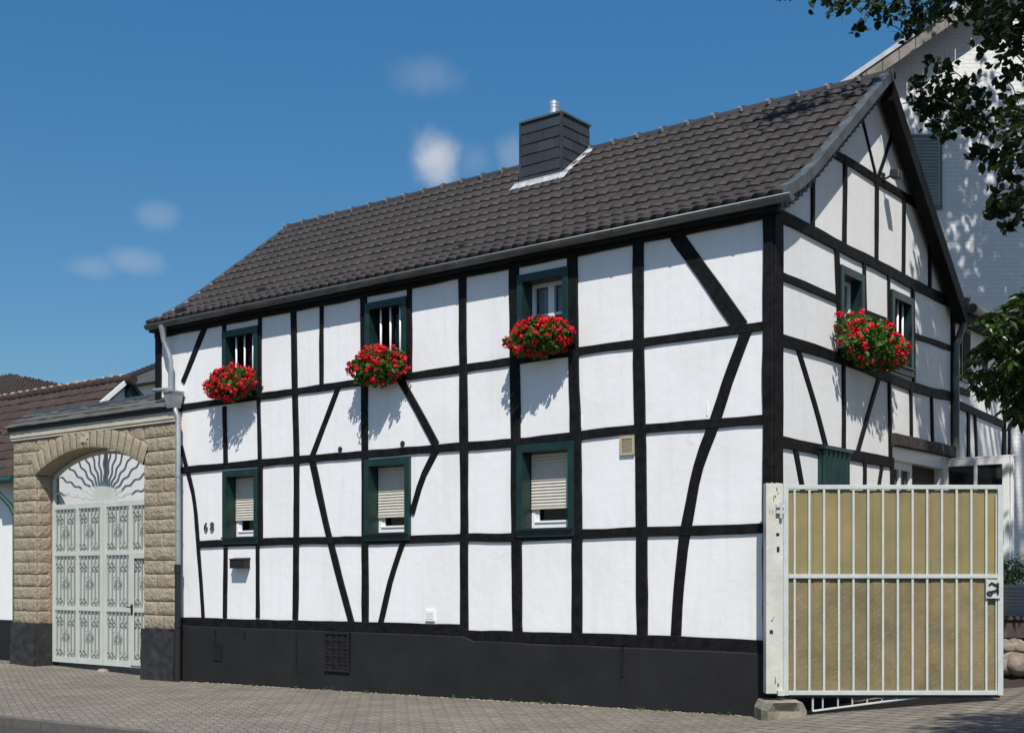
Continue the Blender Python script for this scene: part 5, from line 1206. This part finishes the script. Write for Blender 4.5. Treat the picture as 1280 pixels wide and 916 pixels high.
    for (z, g) in ((zz-.15, 0.0), (zz+.10, .0), (zt-.02, -.045), (zt, -.08)):
        for (x, v_) in ((950, -.06), (956, -.16), (996, -.2), (1004.5, -.12), (1006, .3), (998, .36), (956, .36), (949, .28)):
            q = dep(x, 800, 14.08); cx = dep(977.5, 800, 14.08); d = (q-cx); d = d*(1+g/ max(.01, np.linalg.norm(d))); p = cx+d+V*(v_+g*np.sign(.1-v_)*-1*-1); vs.append((p[0]+r.uniform(-.008, .008), p[1]+r.uniform(-.008, .008), z+r.uniform(-.008, .008)))
    fs = []
    for j in range(3):
        for i in range(8): a = j*8+i; c2 = j*8+(i+1) % 8; fs.append((a, c2, c2+8, a+8))
    fs.append(tuple(range(24, 32)))
    b.add(vs, fs); o2 = b.build('stone_block', M['concrete'], None, bevel=.02); to_origin(o2, (c[0], c[1]+.1, zz)); tag(o2, 'rough rounded concrete block under the white gate post', 'block')
yard_gate()
# ------------------------------------------------------------------ things in the yard seen past the gate
def yard_things():
    Y = 16.3
    # deck step
    a = dep(1238, 769, Y); b = MB(); e = dep(1330, 790, Y); z1 = float(dep(1262, 770, Y)[2]); z0 = float(dep(1262, 797, Y)[2])
    b.obox((a[0], a[1], 0), RIGHT, FWD, (0, 0, 1), (-.4, 1.6), (0, 1.3), (z1-.05, z1)); b.obox((a[0], a[1], 0), RIGHT, FWD, (0, 0, 1), (-.4, 1.6), (.03, .07), (z0, z1-.06))
    b.obox((a[0], a[1], 0), RIGHT, FWD, (0, 0, 1), (-.4, 1.6), (.08, 1.25), (0.1, z1-.06))
    o = b.build('deck_step', M['deck'], None, bevel=.004); to_origin(o, (a[0], a[1], .3)); tag(o, 'dark brown wooden deck step behind the right end of the yard gate', 'deck')
    # flower pot
    c = dep(1279, 774, Y)+FWD*.3; c[2] = z1; t = thing('flower_pot', 'grey ribbed pot of white daisies on the deck step', 'flower pot', tuple(c))
    b = MB(); h = .40; n = 9
    for i in range(n): 
        z = c[2]+h*i/n; r0 = .14+.06*i/n; b.tube([(c[0], c[1], z+.002), (c[0], c[1], z+h/n*.62)], [r0, r0+.006], 20)
        b.tube([(c[0], c[1], z+h/n*.6), (c[0], c[1], z+h/n)], r0-.012, 20, False)
    b.tube([(c[0], c[1], c[2]+h-.02), (c[0], c[1], c[2]+h+.015)], .212, 20); b.build('pot', M['pot'], t, smooth='auto')
    r = np.random.default_rng(3); q = r.normal(size=(700, 3)); q /= np.linalg.norm(q, axis=1)[:, None]; q *= (r.random(700)**.4)[:, None]
    p = np.array([c[0], c[1], c[2]+h+.17])+q*np.array([.27, .27, .2]); b = MB(); leaves(b, p, .05, .45, r, .3); b.build('foliage', M['geranium'], t)
    q = r.normal(size=(46, 3)); q[:, 2] = np.abs(q[:, 2]); q /= np.linalg.norm(q, axis=1)[:, None]; p = np.array([c[0], c[1], c[2]+h+.2])+q*np.array([.29, .29, .22]); b = MB(); leaves(b, p, .045, 1.3, r, .6); b.build('blossoms', M['daisy'], t)
    # boulders along the bed
    rr = random.Random(9)
    for k, (px, py, r_, lab) in enumerate(((1254, 808, .13, 'small tan boulder at left of the upper row below the deck step'), (1271, 808, .14, 'pale tan boulder at right of the upper row below the deck step'), (1252, 833, .15, 'tan boulder at left of the lower row below the deck step'), (1272, 830, .21, 'largest tan boulder of the lower row below the deck step'))):
        p = dep(px, py, Y-.35 if py < 820 else Y-.6); b = MB(); b.sphere(p, (r_*1.25, r_*1.05, r_*.72), 18, 12, .35); o = b.build('boulder', M['stone'], None, smooth=True); to_origin(o, (p[0], p[1], p[2]-r_*.6)); tag(o, lab, 'boulder', 'boulders below the deck step')
    a = dep(1225, 845, Y-.9); b = MB(); n = 14; vs = []; fs = []   # raised earth bed that carries the boulders
    for i in range(n+1):
        for j in range(6):
            u = -.3+2.2*i/n; v = j/5*1.3; p = np.array(a)+RIGHT*u+FWD*v; zz = zg(p[0], p[1])
            vs.append((p[0], p[1], zz-.05+min(1, v/.7)*.5*min(1, (u+.3)/.4)+.03*noise1(u*4, v*3)))
    for i in range(n):
        for j in range(5): q = i*6+j; fs.append((q, q+6, q+7, q+1))
    b.add(vs, fs); struct(b.build('planting_bed', M['soil'], None, smooth=True))
yard_things()
# ------------------------------------------------------------------ trees
def inframe(p, m=12):
    x, y, Y = proj(p); return Y > .5 and -m < x < 1280+m and -m < y < 916+m
def big_tree():
    r = np.random.default_rng(21); base = np.array([5.7, 5.0, 0]); base[2] = zg(5.7, 5.0)-.1
    t = thing('broadleaf_tree', 'tall broadleaf tree with dark leaves hanging in at the upper right', 'tree', tuple(base))
    tr = MB(); top = base+np.array([-.5, .2, 9.5])
    trunk = [base+(top-base)*k/8+np.array([.12*math.sin(k), .1*math.cos(k*1.3), 0])*min(1, k) for k in range(9)]
    tr.tube(trunk, [.34-.024*k for k in range(9)], 14); tr.tube([base-(0, 0, .2), base+(0, 0, .35)], [.5, .34], 14)
    lv = MB(); cen = np.array([3.9, 4.9, 11.6]); rad = np.array([5.4, 6.4, 6.3]); sd = np.array([.84, -1, 1.85])
    sprays = []
    def sunny(p):   # does the shade of a leaf here fall where the house and gate stand in the sun?
        for q in np.arange(.2, 12, .15):
            w = p-sd*q
            if w[2] < 0:
                if w[1] < -1.0 : return True
                X, Yp, D = proj((w[0], w[1], zg(w[0], w[1]))); return X < 1150 and w[1] < 2
            if w[0] < .25 and w[1] < 3.65 and w[2] < (8.5 if w[0] > -.5 else 9): return True
            if w[0] < .25 and w[1] < 6.1 and w[2] < 8.3-.84*(w[1]-3.0): return False
            X, Yp, D = proj(w)
            if abs(D-14.15) < .2 and X < 1235 and Yp > 560: return True
        return False
    tries = 0
    while len(sprays) < 380 and tries < 30000:
        tries += 1
        if r.random() < .6:      # crown over the yard between the two buildings
            w = dep(r.uniform(1115, 1330), r.uniform(-40, 400), 24.0) if r.random() < .7 else Gp(r.uniform(1105, 1200), r.uniform(150, 560))
            p = w+sd*r.uniform(1.2, 5.5); q = (p-cen)/rad
            if np.linalg.norm(q) > 1.05: continue
        else:
            q = r.normal(size=3); q /= np.linalg.norm(q); q *= (.25+.75*r.random())**.45; p = cen+q*rad
        if p[2] < 5.2 or mnoise.noise(Vector(p*.55)) < -.16: continue
        if inframe(p, 50) or sunny(p) or sunny(p-(.6, 0, 0)) or sunny(p-(0, .6, 0)) or sunny(p-(.45, .45, 0)) or sunny(p-(.3, .3, -.4)): continue
        sprays.append((p, .55, 40))
    for k in range(26):      # unseen low limb, added so its leaves shade the drive's near corner
        w = dep(r.uniform(1190, 1330), r.uniform(893, 925), 12.6); w = onplane(*proj(w)[:2], (0, 0, zg(w[0], w[1])), (0, 0, 1)); p = w+sd*r.uniform(3.6, 5.0)
        if not inframe(p, 40): sprays.append((p, .5, 40))
    # boughs that hang into the picture, each with its own distance
    hang = [(978, -2, 12.5, .10, 5), (1035, 2, 12.4, .22, 16), (1050, 6, 12.1, .18, 12), (1077, 36, 11.8, .13, 12), (1085, 3, 12.2, .22, 18), (1105, 10, 12.0, .18, 14), (1104, 29, 11.9, .08, 5), (1120, 6, 12.3, .2, 14), (1138, 27, 12.0, .16, 14), (1134, 45, 12.1, .13, 9), (1150, 8, 12.6, .28, 26), (1165, 18, 12.1, .2, 16), (1180, 6, 12.6, .3, 28), (1200, 2, 12.4, .3, 26),
            (1222, 25, 12.2, .16, 10), (1232, 35, 12.4, .1, 6), (1163, 78, 11.7, .08, 4), (1152, 108, 11.8, .17, 16), (1150, 125, 11.9, .16, 15), (1155, 138, 12.1, .14, 10), (1170, 88, 12.2, .13, 8), (1185, 84, 12.0, .16, 12), (1180, 108, 12.1, .2, 18), (1190, 125, 11.7, .24, 24), (1175, 135, 12.0, .18, 16), (1172, 160, 11.8, .18, 16), (1185, 170, 12.0, .13, 11), (1205, 140, 12.2, .24, 24), (1212, 108, 12.4, .2, 18), (1225, 130, 12.0, .24, 22), (1230, 155, 12.5, .2, 16), (1212, 165, 12.1, .07, 4), (1198, 150, 12.4, .15, 12),
            (1240, 50, 12.4, .24, 22), (1262, 60, 12.2, .3, 32), (1275, 40, 12.6, .3, 30), (1255, 25, 12.8, .26, 24), (1280, 80, 12.4, .28, 26), (1270, 12, 12.5, .4, 40), (1245, 10, 12.4, .3, 30), (1225, 0, 12.8, .3, 24), (1258, 100, 12.2, .16, 10), (1255, 160, 12.4, .22, 18), (1275, 135, 12.2, .25, 22), (1280, 165, 12.5, .25, 22),
            (1222, 190, 11.9, .13, 12), (1240, 195, 12.1, .2, 20), (1262, 190, 12.0, .22, 22), (1278, 200, 12.3, .2, 18), (1252, 212, 12.2, .11, 8), (1262, 222, 12.1, .11, 9), (1245, 240, 11.9, .12, 10), (1255, 255, 12.1, .16, 16), (1245, 268, 12.0, .11, 9), (1268, 250, 12.0, .18, 16), (1262, 283, 12.1, .1, 8), (1278, 275, 12.2, .15, 13), (1280, 240, 12.3, .16, 12)]
    for px, py, Y, s, n in hang: 
        for D in np.arange(12.8, 19.5, .25):     # each bough at a depth where its shade stays clear of the sunny walls
            c_ = dep(px, py, D)
            if not any(sunny(c_+np.array(o_)) for o_ in ((0, 0, 0), (-.35, 0, 0), (0, -.35, 0), (-.3, -.3, 0), (0, 0, .3), (.2, .2, -.3))): break
        D += .3+abs(r.normal())*.4; sprays.append((dep(px, py, D), min(.49, s*1.0*D/12.2), int(n*2.0)))
    for (p, s, n) in sprays:
        d = r.normal(size=(n, 3)); d /= np.linalg.norm(d, axis=1)[:, None]; d *= (r.random(n)**.5)[:, None]
        small = s < .5
        pts = p+d*s*np.array([1, 1, .62]); leaves(lv, pts, .13 if small else .15, .8, r, .75)
    groups = {}
    for i, (p, s, n) in enumerate(sprays):
        if s < .5: continue
        key = (int(round((math.atan2(p[1]-base[1], p[0]-base[0])+math.pi)*1.6)), int((p[2]-3)//2.6)); groups.setdefault(key, []).append(i)
    for key, ids in groups.items():
        c = np.mean([sprays[i][0] for i in ids], axis=0); zt = min(max(c[2]-2.2, 3.2), base[2]+9.3); k = int(np.clip((zt-base[2])/9.5*8, 0, 8)); s0 = trunk[k]
        mid = s0+(c-s0)*.5+np.array([0, 0, .5]); tr.tube([s0, mid, c], [.10, .06, .022], 7)
        for i in ids:
            p, s, n = sprays[i]; st = c if np.linalg.norm(p-c) < 1.6 else mid+(c-mid)*.5
            m_ = (st+p)/2+r.normal(size=3)*.06+np.array([0, 0, .1]); tr.tube([st, m_, p, p+np.array([0, 0, -s*.4])+r.normal(size=3)*.04], [.016, .010, .006, .003], 5, False)
    # the hanging boughs: two limbs from the trunk, then every twig grows from the nearest one already there
    nodes = []
    for e in (dep(1345, -40, 14.6), dep(1350, 130, 14.2)):
        s0 = trunk[5]; mid = s0+(e-s0)*.5+np.array([.2, -.1, .6]); tr.tube([s0, mid, e], [.10, .065, .03], 7); nodes.append(e)
    todo = [x for x in sprays if x[1] < .5]
    while todo:
        best = min(((np.linalg.norm(x[0]-nd), i, j) for i, x in enumerate(todo) for j, nd in enumerate(nodes)), key=lambda v: v[0])
        p, s, n = todo.pop(best[1]); st = nodes[best[2]]; L_ = best[0]
        m_ = (st+p)/2+r.normal(size=3)*.05*L_+np.array([0, 0, .10*L_]); tr.tube([st, m_, p], [.009, .007, .005], 5, False); nodes.append(p)
        for _ in range(3): e = p+r.normal(size=3)*s*.6; tr.tube([p, (p+e)/2+np.array([0, 0, .02]), e], [.004, .0035, .002], 4, False)
    tr.build('trunk', M['bark'], t, smooth=True); lv.build('crown', M['leaf'], t)
big_tree()
def laurel():
    r = np.random.default_rng(5); Y = 15.4; c = dep(1345, 437, Y); base = np.array([c[0]+.1, c[1], 0]); base[2] = zg(base[0], base[1])
    t = thing('evergreen_tree', 'glossy evergreen shrub tree with long drooping leaves at the right edge', 'tree', tuple(base))
    tr = MB(); tr.tube([base, base+(c-base)*.5+np.array([.08, 0, 0]), c], [.09, .07, .04], 10)
    lv = MB(); n = 0; P_ = []; D_ = []
    rad = np.array([1.22, 1.2, .98])
    for k in range(520):
        q = r.normal(size=3); q /= np.linalg.norm(q); q *= (.3+.7*r.random())**.4*(1+.22*mnoise.noise(Vector(q*2.2))); p = c+q*rad
        if k % 9 == 0: tr.tube([c+(p-c)*.2, c+(p-c)*.6+np.array([0, 0, .1]), p], [.02, .012, .005], 5, False)
        for j in range(11):
            a = 2*math.pi*j/11+r.random(); dr = np.array([math.cos(a), math.sin(a), -.75+.9*r.random()-.25]); dr /= np.linalg.norm(dr)
            P_.append(p+r.normal(size=3)*.02); D_.append(dr+q*.5)
    # long leaves: explicit directions
    for p, d in zip(P_, D_):
        d = d/np.linalg.norm(d); L = r.uniform(.14, .22); w = L*.16; s = np.cross(d, [0, 0, 1.0]); s /= max(1e-6, np.linalg.norm(s)); nn = np.cross(s, d)
        if nn[2] < 0: nn = -nn
        s = s*math.cos(.4*r.normal())+nn*.35*r.normal(); s /= np.linalg.norm(s); nn = np.cross(s, d)
        dn = np.array([0, 0, -1.0])
        pts = [p, p+d*L*.3+s*w+nn*.01, p+d*L*.68+s*w*.9+dn*L*.06, p+d*L+dn*L*.16, p+d*L*.68-s*w*.9+dn*L*.06, p+d*L*.3-s*w+nn*.01]
        lv.add(pts, [(0, 1, 2, 3), (0, 3, 4, 5)])
    tr.build('trunk', M['bark'], t, smooth=True); lv.build('crown', M['laurel'], t)
laurel()

def wall_foot():
    r = random.Random(31); b = MB()
    for k in range(380):
        x = r.uniform(-11.0, -.1) if r.random() < .8 else r.uniform(-4.5, -2.5); y = -.085-abs(r.gauss(0, .05)); z = zg(x, y); q = r.uniform(.005, .016)
        b.sphere((x, y, z+q*.3), (q*1.4, q, q*.6), 6, 4, .4)
    o = b.build('grit', M['grit']); o['kind'] = 'stuff'; tag(o, 'pale grit and crumbs of mortar along the foot of the black plinth', 'grit')
    b = MB(); rr = np.random.default_rng(8)
    for k in range(22):
        x = r.uniform(-11.0, -.2); y = -.09-r.random()*.03; n = int(r.uniform(4, 12)); c = np.array([x, y, zg(x, y)+.02]); p = c+rr.normal(size=(n, 3))*np.array([.03, .012, .014]); p[:, 2] = np.maximum(p[:, 2], c[2]-.01); leaves(b, p, .045, .35, rr, .2)
    o = b.build('weeds', M['geranium']); o['kind'] = 'stuff'; tag(o, 'tiny green weeds in the joint between plinth and pavement', 'weeds')
wall_foot()
